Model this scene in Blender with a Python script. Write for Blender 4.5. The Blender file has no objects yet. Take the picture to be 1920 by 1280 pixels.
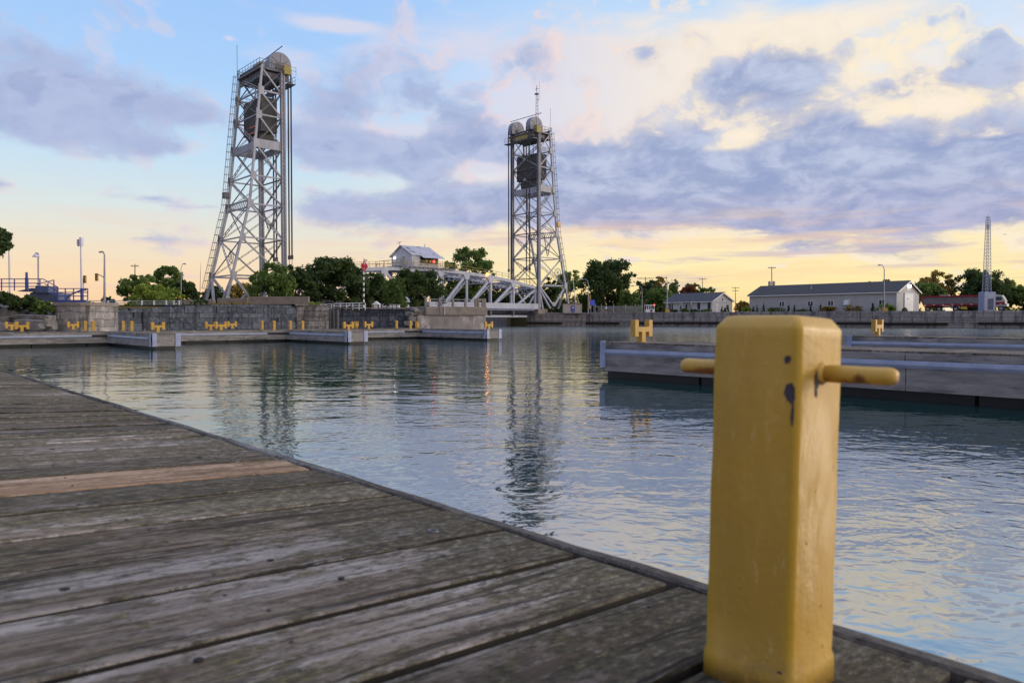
import bpy, bmesh, math, random
import numpy as np
from mathutils import Vector, Matrix

random.seed(7)
RNG = np.random.default_rng(7)
SC = bpy.context.scene
COL = SC.collection
PI = math.pi
R = math.radians

# ---------------------------------------------------------------- camera
F = 1370.0          # focal length in photograph pixels (1920 wide)
HOR = 598.0         # eye level in the photograph
CZ = 1.41           # eye height above the water
PITCH = math.atan((640 - HOR) / F)
cd = bpy.data.cameras.new('camera')
cam = bpy.data.objects.new('camera', cd)
COL.objects.link(cam)
cam.location = (0, 0, CZ)
cam.rotation_euler = (PI / 2 - PITCH, 0, 0)
cd.sensor_width = 36
cd.lens = F / 1920 * 36
cd.clip_start = 0.05
cd.clip_end = 6000
cd.dof.use_dof = True
cd.dof.focus_distance = 45
cd.dof.aperture_fstop = 6.0
SC.camera = cam
SC.view_settings.view_transform = 'Standard'
SC.view_settings.look = 'None'
SC.view_settings.exposure = 0.0
SC.view_settings.gamma = 1.0


def ray(px, py):
    a = (px - 960) / F
    b = -(py - 640) / F
    return Vector((a, math.cos(PITCH) + b * math.sin(PITCH), b * math.cos(PITCH) - math.sin(PITCH)))


def at(px, py, Y):
    r = ray(px, py)
    return Vector((0, 0, CZ)) + r * (Y / r.y)


def gz(px, py, z):
    r = ray(px, py)
    return Vector((0, 0, CZ)) + r * ((z - CZ) / r.z)


# ---------------------------------------------------------------- node helpers
class NT:
    def __init__(s, tree):
        s.t = tree
        s.n = tree.nodes
        s.l = tree.links

    def node(s, typ, **kw):
        nd = s.n.new(typ)
        for k, v in kw.items():
            setattr(nd, k, v)
        return nd

    def put(s, sock, v):
        if v is None:
            return
        if isinstance(v, bpy.types.NodeSocket):
            s.l.new(v, sock)
        else:
            if isinstance(v, (tuple, list)) and len(v) == 3 and sock.type == 'RGBA':
                v = (*v, 1)
            sock.default_value = v

    def m(s, op, a, b=None, c=None, clamp=False):
        nd = s.node('ShaderNodeMath', operation=op, use_clamp=clamp)
        s.put(nd.inputs[0], a); s.put(nd.inputs[1], b); s.put(nd.inputs[2], c)
        return nd.outputs[0]

    def vm(s, op, a, b=None, scale=None):
        nd = s.node('ShaderNodeVectorMath', operation=op)
        s.put(nd.inputs[0], a); s.put(nd.inputs[1], b)
        if scale is not None:
            s.put(nd.inputs['Scale'], scale)
        return nd.outputs[0]

    def comb(s, x, y, z=0.0):
        nd = s.node('ShaderNodeCombineXYZ')
        s.put(nd.inputs[0], x); s.put(nd.inputs[1], y); s.put(nd.inputs[2], z)
        return nd.outputs[0]

    def mix(s, f, a, b, mode='MIX'):
        nd = s.node('ShaderNodeMix', data_type='RGBA', blend_type=mode)
        s.put(nd.inputs[0], f); s.put(nd.inputs[6], a); s.put(nd.inputs[7], b)
        return nd.outputs[2]

    def noise(s, vec, scale, detail=4, rough=.5, dist=0.0, out=0, w=None):
        nd = s.node('ShaderNodeTexNoise')
        if w is not None:
            nd.noise_dimensions = '4D'
            s.put(nd.inputs['W'], w)
        s.put(nd.inputs['Vector'], vec)
        nd.inputs['Scale'].default_value = scale
        nd.inputs['Detail'].default_value = detail
        nd.inputs['Roughness'].default_value = rough
        nd.inputs['Distortion'].default_value = dist
        return nd.outputs[out]

    def ramp(s, fac, stops, interp='LINEAR'):
        nd = s.node('ShaderNodeValToRGB')
        cr = nd.color_ramp
        cr.interpolation = interp
        while len(cr.elements) < len(stops):
            cr.elements.new(.5)
        for e, (p, c) in zip(cr.elements, stops):
            e.position = p
            e.color = (*c, 1) if len(c) == 3 else c
        s.put(nd.inputs[0], fac)
        return nd.outputs[0]

    def step(s, v, lo, hi):
        nd = s.node('ShaderNodeMapRange', interpolation_type='SMOOTHSTEP')
        s.put(nd.inputs[0], v); s.put(nd.inputs[1], lo); s.put(nd.inputs[2], hi)
        return nd.outputs[0]


def lin(r, g, b):
    f = lambda c: (c / 255 / 12.92) if c / 255 <= .04045 else ((c / 255 + .055) / 1.055) ** 2.4
    return (f(r), f(g), f(b))


# ---------------------------------------------------------------- sky
SUN_AZ, SUN_EL = 76.0, 11.0      # the lamp's direction: the brightest side of the sky for what stands here
GLOW_AZ = 22.0                   # where the low clouds are lit from
W = bpy.data.worlds.new('World')
SC.world = W
W.use_nodes = True
w = NT(W.node_tree)
w.n.clear()
dirv = w.node('ShaderNodeTexCoord').outputs['Generated']
sep = w.node('ShaderNodeSeparateXYZ')
w.l.new(dirv, sep.inputs[0])
AZ = w.m('MULTIPLY', w.m('ARCTAN2', sep.outputs[0], sep.outputs[1]), 57.29578)
EL0 = w.m('MULTIPLY', w.m('ARCSINE', sep.outputs[2]), 57.29578)
EL = w.m('MAXIMUM', EL0, 0.0)


def pix_dir(px, py):
    d = ray(px, py).normalized()
    return math.degrees(math.atan2(d.x, d.y)), math.degrees(math.asin(d.z))


PLANE = w.comb(AZ, EL, 0.0)


def total(lst):
    """sum of soft elliptical cloud banks, each given by its centre and radii"""
    k = math.degrees(1 / F)
    s = None
    for px, py, rx, ry, amp in lst:
        a, e = pix_dir(px, py)
        sx, sy = 1 / (2.0 * rx * k), 1 / (2.0 * ry * k)
        nd = w.node('ShaderNodeVectorMath', operation='MULTIPLY_ADD')
        # the running sum rides along in z (scaled to nothing) so that the banks are evaluated one after another
        w.l.new(PLANE if s is None else w.comb(AZ, EL, s), nd.inputs[0])
        nd.inputs[1].default_value = (sx, sy, 0)
        nd.inputs[2].default_value = (-a * sx, -e * sy, 0)
        g = w.node('ShaderNodeTexGradient', gradient_type='QUADRATIC_SPHERE')
        w.l.new(nd.outputs[0], g.inputs[0])
        s = w.m('MULTIPLY_ADD', g.outputs[1], amp * 1.35, 0.0 if s is None else s)
    return s


elr = w.m('DIVIDE', EL, 90.0)
left = w.ramp(elr, [(0, lin(250, 204, 160)), (.03, lin(252, 220, 178)), (.055, lin(242, 226, 200)), (.085, lin(220, 230, 228)), (.125, lin(198, 224, 243)),
                    (.19, lin(172, 209, 250)), (.27, lin(156, 197, 249)), (.36, lin(118, 162, 232)), (.55, lin(130, 170, 232)), (1, lin(150, 176, 228))])
right = w.ramp(elr, [(0, lin(252, 212, 150)), (.02, lin(255, 228, 162)), (.04, lin(255, 238, 180)), (.075, lin(255, 238, 198)), (.12, lin(252, 236, 224)),
                     (.19, lin(222, 232, 246)), (.27, lin(180, 214, 250)), (.36, lin(122, 166, 234)), (.55, lin(130, 170, 232)), (1, lin(150, 176, 228))])
back_l = w.ramp(elr, [(0, lin(92, 95, 114)), (.15, lin(88, 97, 124)), (.5, lin(120, 138, 184)), (1, lin(150, 176, 228))])
back_r = w.ramp(elr, [(0, lin(238, 214, 190)), (.15, lin(234, 218, 208)), (.5, lin(196, 204, 228)), (1, lin(150, 176, 228))])
side = w.m('MULTIPLY_ADD', w.m('COSINE', w.m('MULTIPLY', w.m('SUBTRACT', AZ, 108.0), .0174533)), .5, .5)
back = w.mix(w.step(side, .25, .8), back_l, back_r)
azs = w.step(AZ, -16.0, 10.0)
clear = w.mix(azs, left, right)
clear = w.mix(w.step(w.m('ABSOLUTE', AZ), 60.0, 120.0), clear, back)
# the physical sky underneath adds its own glow round the low sun
nish = w.node('ShaderNodeTexSky', sky_type='NISHITA', sun_disc=False)
nish.sun_elevation = R(SUN_EL)
nish.sun_rotation = R(SUN_AZ)
clear = w.mix(1.0, clear, w.mix(1.0, nish.outputs[0], (.003, .003, .003), 'MULTIPLY'), 'ADD')

# cloud coordinates, flattened towards the horizon
ELC = w.m('MULTIPLY', w.m('LOGARITHM', w.m('MULTIPLY_ADD', EL, .16, 1.0), 2.71828), 9.0)
cv = w.comb(w.m('MULTIPLY', AZ, .10), w.m('MULTIPLY', ELC, .36), 0.0)
warp = w.noise(cv, 1.3, 2, .5, out=1)
cv2 = w.vm('ADD', cv, w.vm('MULTIPLY', w.vm('SUBTRACT', warp, (.5, .5, .5)), (.42, .42, .42)))
n1 = w.noise(cv2, 1.7, 6, .55)
n2 = w.noise(w.vm('ADD', cv2, (4.3, 1.7, 0)), 3.2, 4, .6)
n3 = w.noise(w.vm('MULTIPLY', cv2, (.6, 2.2, 1)), 2.0, 5, .55)

THICK = [(1110, 330, 150, 95, 1.05), (1270, 320, 220, 82, 1.1), (1490, 335, 250, 92, 1.15), (1740, 345, 260, 85, 1.15), (1570, 230, 90, 50, .95),
         (1390, 150, 90, 55, 1.0), (1475, 155, 80, 42, .85), (1208, 100, 55, 38, 1.0), (1880, 275, 110, 75, .85), (1800, 140, 120, 38, .72),
         (1660, 160, 45, 30, .6), (1250, 385, 280, 30, .75), (1600, 390, 360, 30, .8), (1850, 395, 200, 32, .75), (1720, 462, 260, 12, .55), (1860, 70, 50, 45, .45), (1100, 150, 130, 40, .42), (1640, 95, 120, 26, .4), (1320, 62, 90, 22, .32), (1000, 110, 110, 40, .4), (1790, 30, 120, 24, .35), (1110, 215, 40, 20, .5),
         (770, 165, 125, 72, .95), (640, 185, 80, 60, .7), (740, 290, 170, 48, .9), (860, 265, 105, 46, .85), (600, 270, 100, 60, .7), (930, 300, 80, 40, .5),
         (760, 385, 180, 44, .85), (620, 395, 130, 36, .75), (900, 370, 110, 46, .75), (860, 415, 170, 24, .65),
         (50, 90, 140, 80, .75), (60, 205, 140, 56, .95), (170, 215, 100, 48, .85), (230, 150, 70, 60, .5), (362, 212, 66, 32, .9), (275, 285, 66, 24, .7),
         (335, 275, 60, 18, .55), (395, 388, 90, 15, .55), (0, 345, 28, 8, .6), (270, 371, 55, 6, .45), (270, 447, 120, 6, .3),
         (720, 236, 110, 20, -.8), (915, 318, 60, 28, -.8), (1060, 205, 70, 36, -.45), (1400, 258, 75, 28, -.8), (1335, 278, 34, 15, -.6), (1850, 255, 60, 18, -.8),
         (1700, 205, 120, 22, -.5), (590, 340, 70, 18, -.6), (1545, 292, 16, 10, -.6), (700, 345, 60, 10, -.5), (1710, 300, 40, 12, -.5)]
THIN = [(1440, 60, 280, 50, .75), (1330, 120, 300, 80, .62), (1080, 120, 200, 50, .5), (1760, 120, 180, 50, .35), (1230, 215, 330, 55, 1.0), (1700, 205, 260, 40, .9),
        (1600, 260, 260, 60, .5), (700, 240, 200, 26, .7), (650, 50, 85, 11, 1.1), (430, 72, 12, 5, .8), (920, 310, 90, 32, .9), (850, 85, 260, 45, .5),
        (1400, 440, 420, 22, .9), (1780, 480, 300, 30, .5), (1450, 475, 450, 30, .5), (330, 455, 170, 8, .6), (1000, 250, 100, 60, .8), (560, 130, 90, 80, .35)]
over = w.step(EL, 24.0, 34.0)
backs = w.step(w.m('ABSOLUTE', AZ), 38.0, 55.0)
outside = w.m('MAXIMUM', over, backs)
tmask = w.m('ADD', total(THICK), w.m('MULTIPLY', outside, .26))
nmask = w.m('ADD', total(THIN), w.m('MULTIPLY', outside, .60))
n12 = w.m('MULTIPLY_ADD', w.m('SUBTRACT', n2, .5), .45, w.m('SUBTRACT', n1, .5))
raw = w.m('MULTIPLY_ADD', n12, 3.1, tmask)
dens = w.step(raw, .20, 1.18)
thin = w.step(w.m('MULTIPLY_ADD', w.m('SUBTRACT', n3, .5), 1.9, nmask), .12, 1.05)
# relief: how much the cloud thins out towards the low sun
toward = w.vm('NORMALIZE', w.comb(w.m('SUBTRACT', GLOW_AZ, AZ), w.m('MULTIPLY_ADD', EL, -.6, -3.0), 0.0))
n1s = w.noise(w.vm('ADD', cv2, w.vm('MULTIPLY', toward, (.16, .16, 0))), 1.7, 4, .55)
relief = w.m('MULTIPLY', w.m('SUBTRACT', w.noise(cv2, 1.7, 4, .55), n1s), 7.0)
warm = w.mix(w.step(AZ, -3.0, 19.0), lin(217, 218, 236), lin(255, 239, 216))
warm = w.mix(w.step(EL, 9.0, 3.5), warm, w.mix(azs, lin(250, 208, 184), lin(255, 234, 182)))
warm = w.mix(backs, warm, back)
shade = w.mix(w.step(n2, .36, .66), lin(148, 165, 205), lin(188, 199, 227))
shade = w.mix(w.step(EL, 11.0, 5.5), shade, w.mix(w.step(n2, .36, .66), lin(152, 161, 203), lin(182, 183, 217)))
shade = w.mix(w.m('MULTIPLY', w.m('SUBTRACT', 1.0, azs), .72), shade, lin(179, 189, 223))
shade = w.mix(w.m('MULTIPLY', backs, .85), shade, w.mix(1.0, back, (.86, .87, .92), 'MULTIPLY'))
sky = w.mix(w.m('MULTIPLY', thin, .88), clear, warm)
rimc = w.mix(w.step(AZ, -2.0, 20.0), lin(238, 218, 222), lin(255, 240, 212))
rim = w.m('MULTIPLY', w.step(dens, .0, .22), w.step(dens, .55, .2))
sky = w.mix(w.m('MULTIPLY', dens, .93), sky, shade)
sky = w.mix(w.m('MULTIPLY', rim, w.m('MULTIPLY_ADD', azs, .45, .08)), sky, rimc)
lit = w.m('MULTIPLY', w.step(relief, .12, .75), w.m('MULTIPLY', w.step(raw, .05, .5), w.step(raw, 1.35, .6)))
sky = w.mix(w.m('MULTIPLY', lit, w.m('MULTIPLY_ADD', azs, .55, .25)), sky, rimc)
dk = w.m('MULTIPLY', w.step(relief, -.15, -.8), dens)
sky = w.mix(w.m('MULTIPLY', dk, .35), sky, lin(142, 157, 203))
# thin streaks low over the horizon
sv = w.comb(w.m('MULTIPLY_ADD', AZ, .07, w.m('MULTIPLY', EL, .05)), w.m('MULTIPLY', EL, .75), 3.0)
st1 = w.noise(sv, 1.0, 6, .6, .4)
st2 = w.noise(w.vm('ADD', w.vm('MULTIPLY', sv, (1.3, 1.5, 1)), (3.1, 8.2, 0)), 1.0, 5, .6, .4)
low = w.m('MULTIPLY', w.step(EL, 9.5, 6.0), w.step(EL, 0.2, 2.0))
low = w.m('MULTIPLY', low, w.m('SUBTRACT', 1.0, backs))
sky = w.mix(w.m('MULTIPLY', w.m('MULTIPLY', w.step(st1, .46, .64), low), w.m('MULTIPLY_ADD', azs, .25, .25)), sky, w.mix(azs, lin(248, 204, 184), lin(253, 216, 168)))
sky = w.mix(w.m('MULTIPLY', w.m('MULTIPLY', w.step(st2, .52, .68), low), w.m('MULTIPLY_ADD', azs, .6, .1)), sky, lin(212, 192, 196))
# the sky out of view is brightened here as added fill light for the harbour
sky = w.mix(1.0, sky, w.mix(w.m('MAXIMUM', w.step(EL, 27.0, 46.0), backs), (1, 1, 1), (1.5, 1.5, 1.5)), 'MULTIPLY')
bg = w.node('ShaderNodeBackground')
w.l.new(sky, bg.inputs[0])
bg.inputs[1].default_value = 1.0
wo = w.node('ShaderNodeOutputWorld')
w.l.new(bg.outputs[0], wo.inputs[0])

# low sun behind the clouds: soft and weak
sl = bpy.data.lights.new('sun', 'SUN')
so = bpy.data.objects.new('sun', sl)
COL.objects.link(so)
sl.energy = 1.4
sl.angle = R(12)
sl.color = (1.0, .87, .72)
sd = Vector((math.sin(R(SUN_AZ)) * math.cos(R(SUN_EL)), math.cos(R(SUN_AZ)) * math.cos(R(SUN_EL)), math.sin(R(SUN_EL))))
so.rotation_euler = (-sd).to_track_quat('-Z', 'Y').to_euler()

# ---------------------------------------------------------------- mesh helpers
ROOTM = {}


class MB:
    """collects boxes, bars and tubes and links them as one mesh object"""

    def __init__(s):
        s.v = []; s.f = []; s.a = []; s.val = 0.0

    def add(s, vs, fs):
        o = len(s.v)
        s.v += [Vector(q) for q in vs]
        s.f += [tuple(i + o for i in q) for q in fs]
        s.a += [s.val] * len(vs)

    def hexa(s, b, t):
        s.add(list(b) + list(t), [(3, 2, 1, 0), (4, 5, 6, 7), (0, 1, 5, 4), (1, 2, 6, 5), (2, 3, 7, 6), (3, 0, 4, 7)])

    def box(s, c, size, rot=None):
        c = Vector(c); x, y, z = [q / 2 for q in size]
        pts = [(-x, -y, -z), (x, -y, -z), (x, y, -z), (-x, y, -z), (-x, -y, z), (x, -y, z), (x, y, z), (-x, y, z)]
        pts = [c + (rot @ Vector(p) if rot else Vector(p)) for p in pts]
        s.hexa(pts[:4], pts[4:])

    def bar(s, p0, p1, w_, h=None, up=(0, 0, 1)):
        p0 = Vector(p0); p1 = Vector(p1); h = h or w_
        d = (p1 - p0)
        if d.length < 1e-6: return
        d.normalize(); up = Vector(up)
        if abs(d.dot(up)) > .98: up = Vector((1, 0, 0)) if abs(d.x) < .9 else Vector((0, 1, 0))
        sx = d.cross(up).normalized() * (w_ / 2); sy = sx.cross(d).normalized() * (h / 2)
        q = lambda p: [p - sx - sy, p + sx - sy, p + sx + sy, p - sx + sy]
        s.hexa(q(p0), q(p1))

    def tube(s, p0, p1, r0, r1=None, n=8, caps=True):
        p0 = Vector(p0); p1 = Vector(p1); r1 = r0 if r1 is None else r1
        d = (p1 - p0).normalized()
        up = Vector((0, 0, 1)) if abs(d.z) < .95 else Vector((1, 0, 0))
        x = d.cross(up).normalized(); y = x.cross(d)
        vs = []
        for p, r in ((p0, r0), (p1, r1)):
            for i in range(n):
                a = 2 * PI * i / n
                vs.append(p + x * (math.cos(a) * r) + y * (math.sin(a) * r))
        fs = [(i, (i + 1) % n, n + (i + 1) % n, n + i) for i in range(n)]
        if caps:
            fs += [tuple(range(n - 1, -1, -1)), tuple(range(n, 2 * n))]
        s.add(vs, fs)

    def path(s, pts, r, n=6):
        for a, b in zip(pts[:-1], pts[1:]):
            s.tube(a, b, r, None, n)

    def lathe(s, base, prof, n=12, axis=(0, 0, 1)):
        base = Vector(base); d = Vector(axis).normalized()
        up = Vector((0, 0, 1)) if abs(d.z) < .95 else Vector((1, 0, 0))
        x = d.cross(up).normalized(); y = x.cross(d)
        vs = []
        for (r, h) in prof:
            for i in range(n):
                a = 2 * PI * i / n
                vs.append(base + d * h + x * (math.cos(a) * r) + y * (math.sin(a) * r))
        fs = []
        for k in range(len(prof) - 1):
            for i in range(n):
                fs.append((k * n + i, k * n + (i + 1) % n, (k + 1) * n + (i + 1) % n, (k + 1) * n + i))
        fs.append(tuple(range(n - 1, -1, -1)))
        fs.append(tuple((len(prof) - 1) * n + i for i in range(n)))
        s.add(vs, fs)

    def prism(s, pts, ext):
        n = len(pts); ext = Vector(ext); pts = [Vector(p) for p in pts]
        s.add(pts + [p + ext for p in pts],
              [tuple(range(n - 1, -1, -1)), tuple(range(n, 2 * n))] + [(i, (i + 1) % n, n + (i + 1) % n, n + i) for i in range(n)])

    def ring(s, c, nrm, r, t, n=16):
        nrm = Vector(nrm).normalized(); up = Vector((0, 0, 1))
        x = nrm.cross(up).normalized(); y = x.cross(nrm)
        pts = [Vector(c) + x * math.cos(2 * PI * i / n) * r + y * math.sin(2 * PI * i / n) * r for i in range(n + 1)]
        s.path(pts, t, 5)

    def obj(s, name, mat, parent=None, smooth=False, bevel=0, label=None):
        me = bpy.data.meshes.new(name)
        vs = s.v
        if parent is not None:
            M = ROOTM.get(parent.name)
            if M is not None:
                Mi = M.inverted()
                vs = [Mi @ q for q in vs]
        me.from_pydata([tuple(q) for q in vs], [], s.f)
        at_ = me.attributes.new('tint', 'FLOAT', 'POINT')
        at_.data.foreach_set('value', s.a)
        bm = bmesh.new(); bm.from_mesh(me)
        bmesh.ops.recalc_face_normals(bm, faces=bm.faces)
        if bevel:
            bmesh.ops.bevel(bm, geom=[e for e in bm.edges if len(e.link_faces) == 2 and e.calc_face_angle(0) > .6], offset=bevel,
                            segments=2, affect='EDGES', profile=.6)
        bm.to_mesh(me); bm.free()
        if smooth:
            for p in me.polygons: p.use_smooth = True
        me.materials.append(mat)
        o = bpy.data.objects.new(name, me)
        COL.objects.link(o)
        if parent is not None:
            o.parent = parent
            if parent.name in ROOTM: ROOTM[o.name] = ROOTM[parent.name]
        if label: o['label'] = label
        return o


def tag(o, label, cat, group=None):
    o['label'] = label; o['category'] = cat
    if group: o['group'] = group
    return o


def struct(o, kind='structure', label=None):
    o['kind'] = kind
    if label: o['label'] = label
    return o


def thing(name, label, cat, loc=(0, 0, 0), rotz=0.0, group=None, world=True, M=None):
    """an Empty at the thing's base; parts given in world coordinates are moved into its frame"""
    o = bpy.data.objects.new(name, None)
    o.empty_display_size = .3
    COL.objects.link(o)
    Mx = M if M is not None else (Matrix.Translation(Vector(loc)) @ Matrix.Rotation(rotz, 4, 'Z'))
    o.matrix_world = Mx
    if world: ROOTM[o.name] = Mx
    return tag(o, label, cat, group)


def dup(root, loc, rotz, label, group=None):
    r = root.copy(); COL.objects.link(r)
    r.location = loc; r.rotation_euler = (0, 0, rotz); r['label'] = label
    if group: r['group'] = group
    for ch in list(root.children):
        c = ch.copy(); COL.objects.link(c); c.parent = r
        for g in list(ch.children):
            d = g.copy(); COL.objects.link(d); d.parent = c
    return r


# ---------------------------------------------------------------- materials
def newmat(name):
    m = bpy.data.materials.new(name)
    m.use_nodes = True
    n = NT(m.node_tree)
    b = m.node_tree.nodes['Principled BSDF']
    return m, n, b


def coords(n, kind='Object'):
    return n.node('ShaderNodeTexCoord').outputs[kind]


def bump(n, b, h, strength=.3, dist=.02):
    nd = n.node('ShaderNodeBump')
    nd.inputs['Strength'].default_value = strength
    nd.inputs['Distance'].default_value = dist
    n.l.new(h, nd.inputs['Height'])
    n.l.new(nd.outputs[0], b.inputs['Normal'])


def attr(n, name='tint'):
    nd = n.node('ShaderNodeAttribute'); nd.attribute_name = name
    return nd.outputs['Fac']


def mat_mottled(name, c1, c2, scale=3.0, rough=.7, metal=0.0, bump_s=.15, dist=.02, dirt=None, stretch=(1, 1, 1), dirt_lo=.55, dirt_hi=.75, detail=5):
    m, n, b = newmat(name)
    co = n.vm('MULTIPLY', coords(n), stretch)
    f = n.noise(co, scale, detail, .6)
    col = n.mix(n.step(f, .3, .7), c1, c2)
    if dirt:
        g = n.noise(n.vm('ADD', co, (7.1, 3.3, 1.9)), scale * .45, 6, .65)
        col = n.mix(n.step(g, dirt_lo, dirt_hi), col, dirt)
    n.l.new(col, b.inputs['Base Color'])
    b.inputs['Roughness'].default_value = rough
    b.inputs['Metallic'].default_value = metal
    if bump_s: bump(n, b, n.noise(co, scale * 6, 4, .6), bump_s, dist)
    return m


def mat_glow(name, col, strength):
    m, n, b = newmat(name)
    b.inputs['Base Color'].default_value = (*col, 1)
    b.inputs['Emission Color'].default_value = (*col, 1)
    b.inputs['Emission Strength'].default_value = strength
    return m


def mat_masonry(name, c1, c2, mortar, bw, bh, gap=.02, offs=.5, stain=(.03, .03, .03), vertical_stain=True):
    """big weathered stone blocks, laid out along the wall's own x axis"""
    m, n, b = newmat(name)
    co = coords(n)
    sp = n.node('ShaderNodeSeparateXYZ'); n.l.new(co, sp.inputs[0])
    wob = n.noise(co, .7, 3, .5)
    wob2 = n.noise(n.vm('ADD', co, (9, 4, 2)), .45, 3, .6)
    p = n.comb(n.m('MULTIPLY_ADD', wob2, 1.6, sp.outputs[0]), n.m('MULTIPLY_ADD', wob, .34, sp.outputs[2]), 0.0)
    br = n.node('ShaderNodeTexBrick')
    n.l.new(p, br.inputs['Vector'])
    br.inputs['Color1'].default_value = (*c1, 1); br.inputs['Color2'].default_value = (*c2, 1)
    br.inputs['Mortar'].default_value = (*mortar, 1)
    br.inputs['Scale'].default_value = 1.0
    br.inputs['Mortar Size'].default_value = gap
    br.inputs['Mortar Smooth'].default_value = .4
    br.inputs['Brick Width'].default_value = bw
    br.inputs['Row Height'].default_value = bh
    br.offset = offs
    f = n.noise(co, 1.6, 6, .65)
    col = n.mix(n.m('MULTIPLY', n.step(f, .50, .66), .7), br.outputs[0], (c1[0] * 1.9, c1[1] * 1.85, c1[2] * 1.75))
    vs = n.noise(n.vm('MULTIPLY', co, (1.5, 1.5, .22)), 1.1, 5, .6)
    col = n.mix(n.m('MULTIPLY', n.step(vs, .50, .62), .85), col, stain)
    n.l.new(col, b.inputs['Base Color'])
    b.inputs['Roughness'].default_value = .85
    bump(n, b, n.m('ADD', n.m('MULTIPLY', br.outputs[1], -1.0), n.m('MULTIPLY', f, .6)), .7, .08)
    return m


def mat_leaf(name, c1, c2, c3):
    m, n, b = newmat(name)
    t = attr(n)
    f = n.noise(coords(n), .35, 3, .6)
    col = n.ramp(n.m('ADD', n.m('MULTIPLY', t, .6), n.m('MULTIPLY_ADD', f, .9, -.25)), [(.15, c1), (.5, c2), (.85, c3)])
    n.l.new(col, b.inputs['Base Color'])
    b.inputs['Roughness'].default_value = .6
    b.inputs['Specular IOR Level'].default_value = .25
    tr = n.node('ShaderNodeBsdfTranslucent')
    n.l.new(n.mix(1.0, col, (1.1, 1.15, .6), 'MULTIPLY'), tr.inputs[0])
    ms = n.node('ShaderNodeMixShader')
    ms.inputs[0].default_value = .28
    n.l.new(b.outputs[0], ms.inputs[1]); n.l.new(tr.outputs[0], ms.inputs[2])
    out = m.node_tree.nodes['Material Output']
    n.l.new(ms.outputs[0], out.inputs[0])
    return m


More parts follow.
